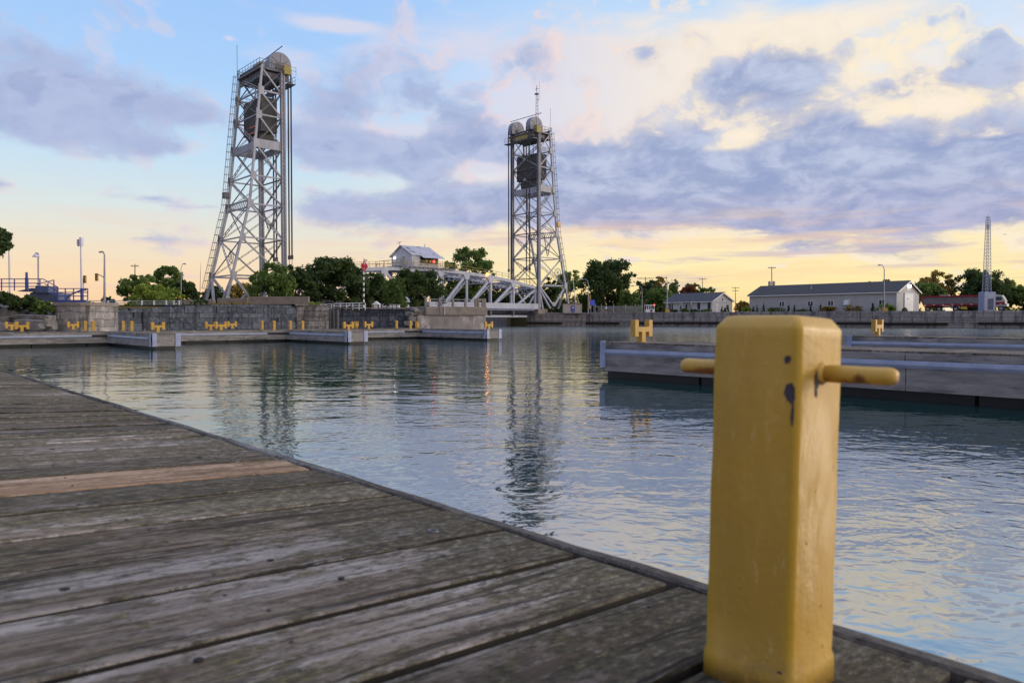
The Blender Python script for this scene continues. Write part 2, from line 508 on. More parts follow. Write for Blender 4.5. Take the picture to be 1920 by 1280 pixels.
def mat_planks(name, dark, mid, light, moss_amt=.5, edges=None, gain=1.0, along_y=False):
    """weathered boards: grain along local x, one tint per board"""
    m, n, b = newmat(name)
    co = coords(n)
    t = attr(n)
    sp = n.node('ShaderNodeSeparateXYZ'); n.l.new(co, sp.inputs[0])
    ga, gb = (1, 0) if along_y else (0, 1)
    sh = n.comb(n.m('MULTIPLY_ADD', t, 37.0, sp.outputs[ga]), sp.outputs[gb], n.m('MULTIPLY', t, 11.0))
    wv = n.noise(n.vm('MULTIPLY', sh, (2.2, 5, 1)), 1.0, 3, .55, out=1)
    shw = n.vm('ADD', sh, n.vm('MULTIPLY', n.vm('SUBTRACT', wv, (.5, .5, .5)), (0, .045, 0)))
    grain = n.noise(n.vm('MULTIPLY', shw, (1.3, 24, 1)), 1.0, 6, .62)
    fine = n.noise(n.vm('MULTIPLY', shw, (5, 170, 1)), 1.0, 3, .6)
    streak = n.noise(n.vm('MULTIPLY', shw, (.38, 9, 1)), 1.0, 4, .56)
    blot = n.noise(n.vm('MULTIPLY', sh, (6, 15, 3)), 1.0, 6, .72)
    speck = n.noise(n.vm('MULTIPLY', sh, (34, 70, 3)), 1.0, 4, .7)
    col = n.mix(n.step(grain, .42, .60), dark, mid)
    lightf = n.m('MULTIPLY', n.step(streak, .50, .60), n.m('MULTIPLY_ADD', n.step(grain, .38, .58), .6, .4))
    if edges:
        fr = n.m('FRACT', n.m('DIVIDE', n.m('SUBTRACT', sp.outputs[1], edges[0]), edges[1]))
        ed = n.m('ABSOLUTE', n.m('SUBTRACT', fr, .5))
        e1 = n.m('MULTIPLY', n.step(n.m('MULTIPLY_ADD', n.m('SUBTRACT', streak, .5), .5, ed), .36, .46), n.step(blot, .36, .52))
        lightf = n.m('MAXIMUM', lightf, n.m('MULTIPLY', e1, .85))
    col = n.mix(lightf, col, light)
    col = n.mix(n.m('MULTIPLY', n.step(blot, .52, .62), .75), col, tuple(c * .55 for c in dark))
    pale = n.noise(n.vm('ADD', n.vm('MULTIPLY', shw, (3.2, 22, 3)), (3, 9, 2)), 1.0, 6, .74)
    col = n.mix(n.m('MULTIPLY', n.step(pale, .59, .68), .6), col, tuple(c * 1.25 for c in light))
    big = n.noise(n.vm('ADD', n.vm('MULTIPLY', co, (.9, 1.0, 1)), (2.2, 5, 0)), 1.0, 4, .6)
    endw = n.m('MAXIMUM', n.step(sp.outputs[0], -1.9, -.15), 0.0)
    nearp = n.m('MULTIPLY', n.step(sp.outputs[1], 3.4, 2.0), n.step(sp.outputs[0], -1.3, -.4))     # moss grows round the post's foot
    mossn = n.noise(n.vm('MULTIPLY', sh, (11, 30, 3)), 1.0, 6, .78)
    mf = n.m('MULTIPLY_ADD', n.m('MULTIPLY_ADD', nearp, .5, endw), .16, n.m('MULTIPLY_ADD', n.m('SUBTRACT', big, .5), 1.0, n.m('SUBTRACT', mossn, .06)))
    moss = n.step(mf, .46, .57)
    mcol = n.mix(n.step(speck, .42, .60), (.042, .036, .020), n.mix(n.step(mossn, .55, .68), (.092, .078, .042), (.150, .128, .034)))
    col = n.mix(n.m('MULTIPLY', moss, moss_amt), col, mcol)
    col = n.mix(n.m('MULTIPLY', n.step(speck, .56, .66), n.m('MULTIPLY_ADD', endw, .34, .07)), col, tuple(c * 1.15 for c in light))
    col = n.mix(n.m('MULTIPLY', n.step(speck, .46, .36), n.m('MULTIPLY_ADD', endw, .55, .25)), col, tuple(c * .4 for c in dark))
    col = n.mix(n.m('MULTIPLY', n.step(fine, .57, .68), .35), col, tuple(c * .45 for c in dark))
    ck = n.noise(n.vm('ADD', n.vm('MULTIPLY', shw, (.22, 7, 2)), (5, 2, 7)), 1.0, 3, .5)
    crack = n.step(n.m('ABSOLUTE', n.m('SUBTRACT', ck, .5)), .010, .003)
    col = n.mix(n.m('MULTIPLY', crack, .8), col, tuple(c * .25 for c in dark))
    t2 = n.m('FRACT', n.m('MULTIPLY', t, 7.31))
    col = n.mix(n.m('MULTIPLY', t2, .42), col, n.mix(1.0, col, (1.12, .98, .78), 'MULTIPLY'))
    br = n.m('MULTIPLY', n.m('MULTIPLY_ADD', t, .75, .62), gain)
    col = n.mix(1.0, col, n.comb(br, br, br), 'MULTIPLY')
    n.l.new(col, b.inputs['Base Color'])
    b.inputs['Roughness'].default_value = .85
    b.inputs['Specular IOR Level'].default_value = .25
    h = n.m('ADD', n.m('MULTIPLY', grain, .9), n.m('ADD', n.m('MULTIPLY', fine, .3), n.m('ADD', n.m('MULTIPLY', blot, .8), n.m('ADD', n.m('MULTIPLY', speck, .35), n.m('MULTIPLY', crack, -.6)))))
    bump(n, b, h, 1.0, .016)
    return m


def sp_scale(n, v, sc):
    return n.vm('MULTIPLY', v, sc)


def mat_yellow(name, scale=1.0):
    m, n, b = newmat(name)
    co = coords(n)
    f = n.noise(n.vm('MULTIPLY', co, (1, 1, .35)), 9 * scale, 5, .6)
    col = n.mix(n.step(f, .40, .60), (.44, .262, .042), (.51, .308, .054))
    g = n.noise(n.vm('ADD', co, (3.1, 2.2, 5.7)), 4.5 * scale, 5, .6)
    col = n.mix(n.m('MULTIPLY', n.step(g, .54, .70), .45), col, (.49, .275, .022))
    run = n.noise(n.vm('MULTIPLY', co, (22, 22, 1.6)), 1.0 * scale, 4, .6)
    col = n.mix(n.m('MULTIPLY', n.step(run, .60, .72), .35), col, (.36, .20, .035))
    sc = n.noise(n.vm('MULTIPLY', n.vm('ADD', co, (1.3, 6.1, 2.2)), (60, 60, 14)), 1.0 * scale, 4, .7)
    col = n.mix(n.m('MULTIPLY', n.step(sc, .60, .68), .35), col, (.66, .50, .20))
    sz = n.node('ShaderNodeSeparateXYZ'); n.l.new(co, sz.inputs[0])
    ax = n.m('ADD', n.m('ABSOLUTE', sz.outputs[0]), n.m('ABSOLUTE', sz.outputs[1]))
    col = n.mix(n.m('MULTIPLY', n.step(n.m('MULTIPLY_ADD', n.m('SUBTRACT', f, .5), .03, ax), .124, .138), .75), col, (.47, .285, .018))   # older, thicker paint on the arrises
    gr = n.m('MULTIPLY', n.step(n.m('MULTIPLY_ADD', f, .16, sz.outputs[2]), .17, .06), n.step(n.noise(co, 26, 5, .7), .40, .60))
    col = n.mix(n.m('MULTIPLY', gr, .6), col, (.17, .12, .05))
    sp_ = n.noise(n.vm('ADD', co, (9.1, 4.2, 1.7)), 38 * scale, 2, .5)
    col = n.mix(n.m('MULTIPLY', n.step(sp_, .76, .80), .7), col, (.16, .06, .015))
    n.l.new(col, b.inputs['Base Color'])
    n.l.new(n.m('MULTIPLY_ADD', f, .3, .32), b.inputs['Roughness'])
    b.inputs['Specular IOR Level'].default_value = .4
    bump(n, b, n.m('ADD', n.noise(co, 60 * scale, 4, .6), n.m('MULTIPLY', f, 2.5)), .30, .004)
    return m


def mat_rust(name):
    m, n, b = newmat(name)
    co = coords(n)
    f = n.noise(co, 28, 5, .65)
    sp = n.node('ShaderNodeSeparateXYZ'); n.l.new(coords(n, 'Normal'), sp.inputs[0])
    g = n.noise(n.vm('ADD', co, (3, 1, 5)), 16, 4, .6)
    fac = n.m('ADD', n.m('MULTIPLY', g, 1.2), n.m('MULTIPLY', sp.outputs[2], -.22))
    col = n.mix(n.step(fac, .58, .70), n.mix(f, (.52, .31, .04), (.58, .35, .06)), n.mix(n.step(f, .35, .65), (.38, .13, .02), (.16, .06, .02)))
    n.l.new(col, b.inputs['Base Color'])
    b.inputs['Roughness'].default_value = .5
    bump(n, b, f, .3, .004)
    return m


def mat_steel(name, c1, c2, dirt):
    return mat_mottled(name, c1, c2, 1.3, .55, 0, .1, .02, dirt, (1, 1, .4), .56, .78)


MT = {}
MT['steel'] = mat_steel('painted steel', (.36, .365, .41), (.26, .265, .31), (.13, .105, .10))
MT['steel_dark'] = mat_steel('dirty steel', (.13, .13, .15), (.08, .08, .095), (.05, .04, .04))
MT['span_steel'] = mat_steel('span steel', (.38, .395, .46), (.29, .305, .37), (.22, .19, .19))
MT['dome'] = mat_steel('housing paint', (.24, .25, .30), (.18, .19, .235), (.25, .22, .22))
MT['weight'] = mat_mottled('counterweight concrete', (.100, .103, .098), (.070, .073, .072), .8, .9, 0, .2, .05, (.09, .085, .08))
MT['rope'] = mat_mottled('greased rope', (.02, .02, .03), (.035, .035, .05), 5, .5, .3, 0)
MT['yellow'] = mat_yellow('yellow paint')
MT['yellow_far'] = mat_mottled('faded yellow paint', (.52, .305, .042), (.41, .23, .034), 5, .5, 0, .1, .01, (.30, .15, .03))
MT['olive_paint'] = mat_mottled('dirty olive yellow paint', (.34, .27, .07), (.22, .18, .06), 3, .6, 0, .1, .01, (.10, .08, .05))
MT['orange_stripe'] = mat_mottled('orange stripe', (.75, .20, .06), (.6, .15, .05), 4, .6, 0, 0)
MT['rust_pin'] = mat_rust('rusty yellow pin')
MT['black_chip'] = mat_mottled('chipped bare steel', (.035, .03, .04), (.07, .05, .05), 40, .7, 0, .3, .002)
MT['old_pile'] = mat_mottled('grey pile wood', (.12, .115, .115), (.08, .078, .08), 2, .9, 0, .3)
MT['alu'] = mat_mottled('extruded aluminium', (.33, .35, .42), (.26, .28, .345), 2.5, .42, .5, .05, .01, (.25, .25, .3), (1, 1, 1), .6, .8)
MT['plate'] = mat_mottled('galvanised plate', (.30, .34, .48), (.24, .27, .40), 3, .45, .4, .1, .01, (.16, .16, .2))
MT['timber'] = mat_mottled('dock timber', (.26, .245, .23), (.165, .155, .147), 2.2, .85, 0, .6, .03, (.085, .082, .078), (.7, 1, 3.6), .48, .66, 7)
MT['float'] = mat_mottled('wet black float', (.008, .009, .009), (.014, .015, .014), 4, .45, 0, .1)
MT['concrete'] = mat_mottled('weathered concrete', (.24, .20, .165), (.17, .145, .125), 1.2, .9, 0, .3, .04, (.08, .07, .06))
MT['concrete_pier'] = mat_mottled('stained pier concrete', (.26, .23, .22), (.17, .15, .145), .9, .9, 0, .5, .06, (.44, .41, .39), (1, 1, .6), .49, .60, 8)
MT['quay'] = mat_masonry('quay concrete', (.15, .14, .14), (.21, .195, .19), (.06, .055, .055), 11.0, .62, .03, .5, (.06, .056, .058))
MT['stone_blue'] = mat_masonry('dark stone blocks', (.048, .058, .084), (.080, .092, .122), (.016, .018, .024), 2.1, .58, .03, .5, (.022, .026, .036))
MT['stone_warm'] = mat_masonry('warm stone blocks', (.16, .14, .13), (.21, .185, .165), (.05, .045, .042), 1.9, .75, .03, .5, (.06, .055, .05))
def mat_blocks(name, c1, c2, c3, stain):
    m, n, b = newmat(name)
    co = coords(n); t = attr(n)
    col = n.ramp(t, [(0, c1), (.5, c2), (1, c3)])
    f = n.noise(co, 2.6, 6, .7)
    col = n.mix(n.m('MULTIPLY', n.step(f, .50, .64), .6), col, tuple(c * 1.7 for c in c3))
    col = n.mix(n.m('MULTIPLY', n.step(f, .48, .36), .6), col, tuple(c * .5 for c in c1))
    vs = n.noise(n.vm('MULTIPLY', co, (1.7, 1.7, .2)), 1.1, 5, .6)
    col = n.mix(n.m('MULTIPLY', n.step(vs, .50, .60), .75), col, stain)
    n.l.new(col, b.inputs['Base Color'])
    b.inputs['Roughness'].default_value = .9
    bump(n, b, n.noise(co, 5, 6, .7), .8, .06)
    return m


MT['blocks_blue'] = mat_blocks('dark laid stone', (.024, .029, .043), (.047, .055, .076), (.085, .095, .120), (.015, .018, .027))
MT['blocks_warm'] = mat_blocks('warm laid stone', (.11, .098, .09), (.17, .152, .14), (.23, .21, .195), (.06, .052, .048))
MT['blocks_light'] = mat_blocks('pale laid stone', (.18, .165, .16), (.25, .23, .22), (.33, .31, .295), (.09, .08, .075))
MT['stone_light'] = mat_masonry('pale abutment stone', (.25, .225, .21), (.18, .165, .16), (.06, .055, .055), 1.25, .52, .02, .5, (.07, .065, .065))
MT['rock'] = mat_mottled('broken rock', (.20, .185, .175), (.10, .09, .088), 1.8, .95, 0, .6, .08, (.035, .033, .032))
MT['grass'] = mat_mottled('dry grass', (.105, .088, .032), (.065, .062, .022), .5, .95, 0, .5, .1, (.14, .10, .045), (1, 1, 1), .55, .7)
MT['blue_paint'] = mat_mottled('blue railing paint', (.05, .075, .30), (.04, .055, .22), 2, .5, 0, 0)
MT['blue_box'] = mat_mottled('grey blue machinery paint', (.10, .12, .19), (.07, .085, .14), 1.5, .7, 0, .1)
MT['pole'] = mat_mottled('galvanised pole', (.36, .36, .40), (.28, .28, .32), 2, .5, .3, 0)
MT['white_pole'] = mat_mottled('white pole paint', (.62, .60, .68), (.52, .50, .6), 2, .5, 0, 0)
MT['wood_pole'] = mat_mottled('wooden pole', (.10, .075, .055), (.07, .05, .04), 3, .9, 0, .2)
MT['signal'] = mat_mottled('traffic signal yellow', (.62, .33, .03), (.52, .27, .03), 3, .5, 0, 0)
MT['signal_dark'] = mat_mottled('dark lens', (.02, .02, .02), (.03, .02, .02), 3, .3, 0, 0)
MT['red_sign'] = mat_mottled('red sign face', (.60, .025, .04), (.5, .02, .035), 3, .45, 0, 0)
MT['white'] = mat_mottled('white paint', (.72, .72, .74), (.62, .62, .66), 2, .55, 0, 0, .01, (.45, .43, .42))
MT['black'] = mat_mottled('black paint', (.012, .012, .014), (.02, .02, .022), 3, .5, 0, 0)
MT['siding'] = mat_mottled('pale siding', (.56, .56, .58), (.50, .50, .525), .9, .75, 0, .05)
MT['siding_grey'] = mat_mottled('grey siding', (.43, .425, .42), (.38, .375, .375), .7, .75, 0, .05)
MT['shingle'] = mat_mottled('dark shingles', (.068, .073, .092), (.048, .052, .066), 2.5, .9, 0, .3)
MT['shingle_warm'] = mat_mottled('charcoal shingles', (.060, .060, .066), (.044, .043, .048), 2.5, .95, 0, .3)
MT['cabin_wall'] = mat_mottled('cabin paint', (.66, .66, .71), (.56, .56, .62), 1.5, .7, 0, .05, .02, (.2, .18, .18), (1, 1, .5), .62, .75)
MT['cabin_roof'] = mat_mottled('worn metal roof', (.42, .43, .50), (.32, .33, .40), 1.6, .6, 0, .2, .02, (.10, .10, .12), (1, 1, 1), .55, .66)
MT['glass'] = mat_mottled('window glass', (.03, .035, .05), (.045, .05, .07), 1, .08, 0, 0)
MT['trailer_red'] = mat_mottled('red trailer paint', (.26, .015, .025), (.20, .012, .02), 1.2, .4, 0, 0)
MT['tarp'] = mat_mottled('grey trailer side', (.17, .16, .17), (.13, .125, .135), .8, .7, 0, .05)
MT['tyre'] = mat_mottled('tyre rubber', (.015, .015, .015), (.025, .025, .025), 4, .9, 0, 0)
MT['chrome'] = mat_mottled('dull alloy', (.45, .45, .48), (.35, .35, .4), 3, .3, .8, 0)
MT['green_sign'] = mat_mottled('blue sign face', (.03, .08, .55), (.03, .07, .48), 2, .4, 0, 0)
MT['yellow_sign'] = mat_mottled('yellow sign face', (.65, .42, .02), (.55, .35, .02), 2, .5, 0, 0)
MT['beige'] = mat_mottled('beige cladding', (.36, .31, .27), (.30, .26, .23), 1, .8, 0, .05)
MT['red_glow'] = mat_glow('lit red lamp', (1.0, .03, .02), 9)
MT['amber_glow'] = mat_glow('lit amber lamp', (1.0, .30, .03), 26)
MT['white_glow'] = mat_glow('lit white lamp', (1.0, .92, .8), 12)
MT['bark'] = mat_mottled('bark', (.045, .036, .028), (.028, .022, .018), 3, .95, 0, .3)
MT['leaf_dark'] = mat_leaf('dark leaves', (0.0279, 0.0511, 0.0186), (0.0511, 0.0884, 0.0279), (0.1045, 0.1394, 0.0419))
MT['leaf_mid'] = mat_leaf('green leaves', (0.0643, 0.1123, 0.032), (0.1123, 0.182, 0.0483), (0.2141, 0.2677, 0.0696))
MT['leaf_lime'] = mat_leaf('willow leaves', (0.1307, 0.1851, 0.0349), (0.2178, 0.294, 0.048), (0.3485, 0.392, 0.0762))
MT['leaf_gold'] = mat_leaf('autumn and sunset gold leaves', (0.1552, 0.1242, 0.0331), (0.2691, 0.1863, 0.0414), (0.414, 0.2691, 0.0621))
MT['leaf_rust'] = mat_leaf('russet leaves', (0.084, 0.028, 0.0168), (0.14, 0.0448, 0.0224), (0.196, 0.084, 0.028))

# ---------------------------------------------------------------- directions
ANG = R(42.66)
E_ = Vector((-math.sin(ANG), math.cos(ANG), 0))      # along the near dock's edge, away
B_ = Vector((math.cos(ANG), math.sin(ANG), 0))       # across it, towards the water
DT = .06                                             # the floating dock lists towards the water


def frame(o, x, y):
    x = Vector(x).normalized(); z = x.cross(Vector(y)).normalized(); y = z.cross(x)
    M = Matrix.Identity(4)
    for i in range(3):
        M[i][0], M[i][1], M[i][2], M[i][3] = x[i], y[i], z[i], o[i]
    return M


# ---------------------------------------------------------------- water
def water_mat():
    m, n, b = newmat('harbour water')
    co = coords(n)
    sp = n.node('ShaderNodeSeparateXYZ'); n.l.new(co, sp.inputs[0])
    c2 = n.vm('MULTIPLY', co, (.62, 1.0, 1))
    wp = n.noise(c2, .5, 2, .5, out=1)
    c3 = n.vm('ADD', c2, n.vm('MULTIPLY', n.vm('SUBTRACT', wp, (.5, .5, .5)), (.8, .8, 0)))
    a = n.noise(c3, 1.0, 1, .4)
    bq = n.noise(n.vm('ADD', c3, (11, 3, 0)), 3.3, 1, .4, .4)
    cw_ = n.vm('ADD', n.vm('MULTIPLY', co, (.8, 1.0, 1)), n.vm('MULTIPLY', n.vm('SUBTRACT', wp, (.5, .5, .5)), (.8, .8, 0)))
    c = n.noise(n.vm('ADD', cw_, (5, 17, 0)), 7.0, 1, .35, .9)
    d = n.noise(n.vm('ADD', c3, (1, 7, 0)), 20, 1, .5)
    big = n.noise(n.vm('MULTIPLY', co, (.05, .16, 1)), 1.0, 3, .5)
    calm = n.m('MULTIPLY_ADD', n.step(big, .36, .62), .75, .4)
    calm = n.m('MULTIPLY', calm, n.m('MULTIPLY_ADD', n.step(sp.outputs[1], 3.5, 14.0), -.62, 1.0))     # less wind farther into the basin
    h = n.m('MULTIPLY', a, .018)
    h = n.m('MULTIPLY_ADD', bq, .0085, h)
    h = n.m('MULTIPLY_ADD', n.m('MULTIPLY', c, calm), .0074, h)
    h = n.m('MULTIPLY_ADD', n.m('MULTIPLY', d, calm), .0009, h)
    # the open channel is ruffled by the wind, the harbour is sheltered
    h = n.m('MULTIPLY', h, n.m('MULTIPLY_ADD', n.step(sp.outputs[1], 40.0, 90.0), 5.0, 1.0))
    b.inputs['Base Color'].default_value = (.009, .040, .038, 1)
    n.l.new(n.m('MULTIPLY_ADD', n.step(sp.outputs[1], 42.0, 100.0), .11, .010), b.inputs['Roughness'])   # ripples too fine to see far out
    b.inputs['IOR'].default_value = 6.0
    b.inputs['Specular IOR Level'].default_value = .5
    bump(n, b, h, 1.0, 1.0)
    return m


wm = MB()
wm.add([(-900, -60, 0), (900, -60, 0), (900, 1500, 0), (-900, 1500, 0)], [(0, 1, 2, 3)])
struct(wm.obj('water', water_mat()))

# ---------------------------------------------------------------- the near dock
EO = Vector((1.9244, 0, .82))
DOCKM = frame(EO, B_ + Vector((0, 0, -DT)), E_)
MT['plank'] = mat_planks('weathered deck boards', (.092, .067, .047), (.195, .160, .128), (.305, .275, .252), .85, (1.68, .28), 1.3)
MT['plank_new'] = mat_planks('newer orange board', (.27, .175, .11), (.39, .265, .17), (.48, .38, .29), .10, None, 1.0)
MT['trim'] = mat_planks('grey trim board', (.10, .09, .085), (.18, .17, .165), (.30, .29, .29), .3, None, 1.1, True)
MT['under'] = mat_mottled('near black wood and shade', (.006, .006, .006), (.010, .009, .008), 3, .95, 0, 0)

nd = thing('wooden_dock', 'weathered grey plank dock with mossy boards running into the foreground', 'dock', M=DOCKM, world=False)
deck = MB(); new = MB()
r = random.Random(3)
y = 1.68 - .28 * 9
k = 0
while y < 11.35:
    gap = r.uniform(.018, .026) if y > 3.3 else r.uniform(.020, .029)
    mb = new if abs(y - 3.924) < .06 else deck
    mb.val = r.random()
    xe = -.062 - r.uniform(0, .014)
    zz = r.uniform(-.0015, .0015); tl = r.uniform(-.003, .003)
    y0, y1 = y + gap / 2, y + .28 - gap / 2
    N = 14
    xs = [-3.0 + (xe + 3.0) * i / N for i in range(N + 1)]
    cup = r.uniform(-.0025, .0015)
    prof = [(0, -.004), (.006, -.0008), (.02, 0), (.5, cup), (.98, 0), (.994, -.0008), (1, -.004)]
    vs = []; fs = []
    ph = r.uniform(0, 6)
    npf = len(prof)
    for i, x in enumerate(xs):
        wob = .0025 * math.sin(x * 1.7 + ph)
        for (t_, dz) in prof:
            vs.append((x + (r.uniform(-.004, .004) if i == N else 0), y0 + (y1 - y0) * t_ + wob, zz + tl * (t_ - .5) * 2 + dz))
        vs.append((x, y1 + wob, -.04)); vs.append((x, y0 + wob, -.04))
    q = npf + 2
    for i in range(N):
        for j in range(q):
            fs.append((i * q + j, i * q + (j + 1) % q, (i + 1) * q + (j + 1) % q, (i + 1) * q + j))
    fs.append(tuple(range(q))); fs.append(tuple(N * q + j for j in range(q - 1, -1, -1)))
    mb.add(vs, fs)
    y += .28
    if abs(y - 3.904) < .07: y = 3.924
    k += 1
yend = y
ro = {}
MT['gap_shade'] = mat_mottled('gap shade on board sides', (.012, .011, .009), (.022, .019, .014), 6, .9, 0, .2)


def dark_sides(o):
    # shade in the gaps is put into the colour of the boards' long sides
    o.data.materials.append(MT['gap_shade'])
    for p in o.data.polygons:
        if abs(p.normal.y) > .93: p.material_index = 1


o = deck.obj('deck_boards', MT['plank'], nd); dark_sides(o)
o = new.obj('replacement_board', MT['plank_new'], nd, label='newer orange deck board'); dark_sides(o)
tr = MB()
y = -.9
while y < yend:
    L = min(r.uniform(2.2, 3.0), yend - y)
    tr.val = r.random()
    N = 10
    pts = []
    for i in range(N + 1):
        yy = y + L * i / N
        pts.append((yy, r.uniform(-.003, .003), r.uniform(-.004, .003)))
    vs = []; fs = []
    for (yy, dx, dz) in pts:
        vs += [(-.046 + dx, yy, -.19), (-.046 + dx, yy, -.006 + dz), (-.040 + dx, yy, dz), (-.006 + dx, yy, dz), (dx, yy, -.007 + dz), (dx, yy, -.19)]
    for i in range(N):
        for j in range(6):
            fs.append((i * 6 + j, i * 6 + (j + 1) % 6, i * 6 + 6 + (j + 1) % 6, i * 6 + 6 + j))
    fs += [tuple(range(6)), tuple(N * 6 + j for j in range(5, -1, -1))]
    tr.add(vs, fs)
    y += L + .004
tr.obj('edge_trim', MT['trim'], nd)
um = MB(); um.box((-1.55, (yend - 1) / 2, -.36), (2.9, yend + .9, .40)); um.obj('frame', MT['under'], nd)  # coloured near black so the gaps above it read as deep shade
fl = MB()
for yy in (0.3, 4.5, 8.7):
    fl.box((-1.5, yy, -.72), (2.6, 2.2, .4))
fl.obj('float', MT['float'], nd)
fx = MB()
y = 1.68 - .28 * 6
while y < 11.2:
    for x in (-.24, -.86, -1.48, -2.1):
        for q in (.07, .21):
            if r.random() < .12: continue
            px_, py_ = x + r.uniform(-.02, .02), y + q + r.uniform(-.015, .015)
            fx.tube((px_, py_, 0), (px_, py_, .0024), .0042, .0040, 8)
    y += .28
o = fx.obj('screw_heads', MT['black_chip'], nd); o['kind'] = 'stuff'; o['label'] = 'rows of rusty screw heads'
DI = DOCKM.inverted()


def on_deck(px, py):
    rr = DI.to_3x3() @ ray(px, py); c = DI @ Vector((0, 0, CZ))
    t_ = -c.z / rr.z
    return c + rr * t_


for (px, py, rad, ringed) in ((507, 1051, .011, 0), (121, 1106, .014, 0), (812, 996, .013, 1), (374, 858, .013, 0), (1700, 1240, .009, 0), (640, 1085, .010, 0),
                              (98, 842, .014, 0), (148, 947, .010, 0), (178, 943, .010, 0), (372, 1238, .011, 0)):
    p = on_deck(px, py)
    mb = MB(); rad *= .72; mb.tube((p.x, p.y, .001), (p.x, p.y, .0030), rad, rad * .95, 12)
    o = mb.obj('bolt_hole', MT['under'], nd)
    if ringed:
        mb = MB(); mb.lathe((p.x, p.y, .001), [(rad * 1.75, 0), (rad * 1.6, .0035), (rad * 1.15, .0035), (rad * 1.0, .001)], 14)
        mb.obj('washer', MT['steel_dark'], o)


# ---------------------------------------------------------------- yellow mooring post on the near dock
def rsq(h, rad, z, seg=5, jit=0):
    pts = []
    for (sx, sy, a0) in ((1, 1, 0), (-1, 1, 90), (-1, -1, 180), (1, -1, 270)):
        for i in range(seg + 1):
            a = R(a0 + 90 * i / seg)
            pts.append((sx * (h - rad) + math.cos(a) * rad, sy * (h - rad) + math.sin(a) * rad, z))
    return pts


def loft(mb, rings):
    n = len(rings[0]); vs = [p for q in rings for p in q]
    fs = [(i * n + j, i * n + (j + 1) % n, (i + 1) * n + (j + 1) % n, (i + 1) * n + j) for i in range(len(rings) - 1) for j in range(n)]
    fs += [tuple(range(n - 1, -1, -1)), tuple((len(rings) - 1) * n + j for j in range(n))]
    mb.add(vs, fs)


pc = Vector((.306, 1.154, 0)) - E_ * .0725 + B_ * .0725
pl = DI @ Vector((pc.x, pc.y, .84)); pl.z = 0
pbase = DOCKM @ pl
PM = frame(pbase, B_ + Vector((0, 0, -.040)), E_)
post = thing('mooring_post', 'large square yellow mooring post on the near plank dock, with a rusty cross pin', 'mooring post', M=PM, world=False)
mb = MB()
h = .0725
loft(mb, [rsq(h + .0030, .012, 0), rsq(h + .0034, .012, .030), rsq(h + .0026, .012, .042), rsq(h, .011, .048)] +
     [rsq(h + .0006 * math.sin(i * 2.1), .010, .05 + .49 * i / 8) for i in range(1, 9)] +
     [rsq(h, .010, .552), rsq(h - .0012, .0105, .5565), rsq(h - .0105, .011, .5705), rsq(h - .0135, .011, .5725), rsq(h - .022, .011, .5740), rsq(h - .05, .010, .5745)])
o = mb.obj('post', MT['yellow'], post, smooth=True)
o.data.polygons[-1].use_smooth = False
for s_, L in ((-1, .181), (1, .178)):
    mb = MB()
    mb.lathe((0, 0, .488), [(.0130, .070), (.0133, .11), (.0129, .14), (.0133, L - .013), (.0122, L - .006), (.0090, L - .0015), (.003, L)], 20, (0, s_, 0))
    pin = mb.obj('pin', MT['rust_pin'], post, smooth=True)
    mb = MB(); mb.lathe((0, 0, .488), [(.0195, .0700), (.0175, .0745), (.0148, .078), (.0128, .079)], 18, (0, s_, 0))
    mb.obj('weld', MT['rust_pin'], post, smooth=True)


def chip(pts, face, name='paint_chip', mat='black_chip'):
    """a thin flake on the post: face 'b' is the side facing the dock, 'e' the side with the long pin"""
    mb = MB()
    q = [(-.0725 - .0004, a, z) if face == 'b' else (a, -.0725 - .0004, z) for a, z in pts]
    mb.prism(q, (-.0007, 0, 0) if face == 'b' else (0, -.0007, 0))
    mb.obj(name, MT[mat], post)


rr_ = random.Random(5)


def ragged(cx, cz, rx, rz, n=11, j=.3):
    n = 26
    a0, a1, a2 = (rr_.uniform(0, 6.28) for _ in range(3))
    k = lambda t: 1 - j * (.5 + .22 * math.sin(2 * t + a0) + .17 * math.sin(3 * t + a1) + .13 * math.sin(7 * t + a2))
    return [(cx + math.cos(2 * PI * i / n) * rx * k(2 * PI * i / n), cz + math.sin(2 * PI * i / n) * rz * k(2 * PI * i / n)) for i in range(n)]


chip(ragged(-.0590, .4590, .0095, .0200, 15, .4), 'b')
chip(ragged(-.0635, .428, .0028, .024, 13, .5), 'b')
chip(ragged(-.0535, .508, .0060, .0070), 'b')
chip(ragged(-.056, .043, .0062, .0075), 'b')
for a, z in ((-.02, .20), (.012, .155), (.03, .11), (-.035, .06), (.045, .165), (.02, .032), (.0, .27), (-.03, .33), (.05, .30)):
    chip(ragged(a, z, .0018, .0024), 'b', 'rust_spot', 'rust_pin')
for a, z in ((-.035, .235), (.02, .13), (-.01, .31), (.03, .065), (-.02, .10)):
    chip(ragged(a, z, .0018, .0024), 'e', 'rust_spot', 'rust_pin')
chip(ragged(-.017, .479, .014, .016, 15, .45), 'e')
chip(ragged(-.0205, .462, .006, .013, 13, .5), 'e')
chip(ragged(.05, .014, .014, .012), 'e', 'rust_spot', 'rust_pin')


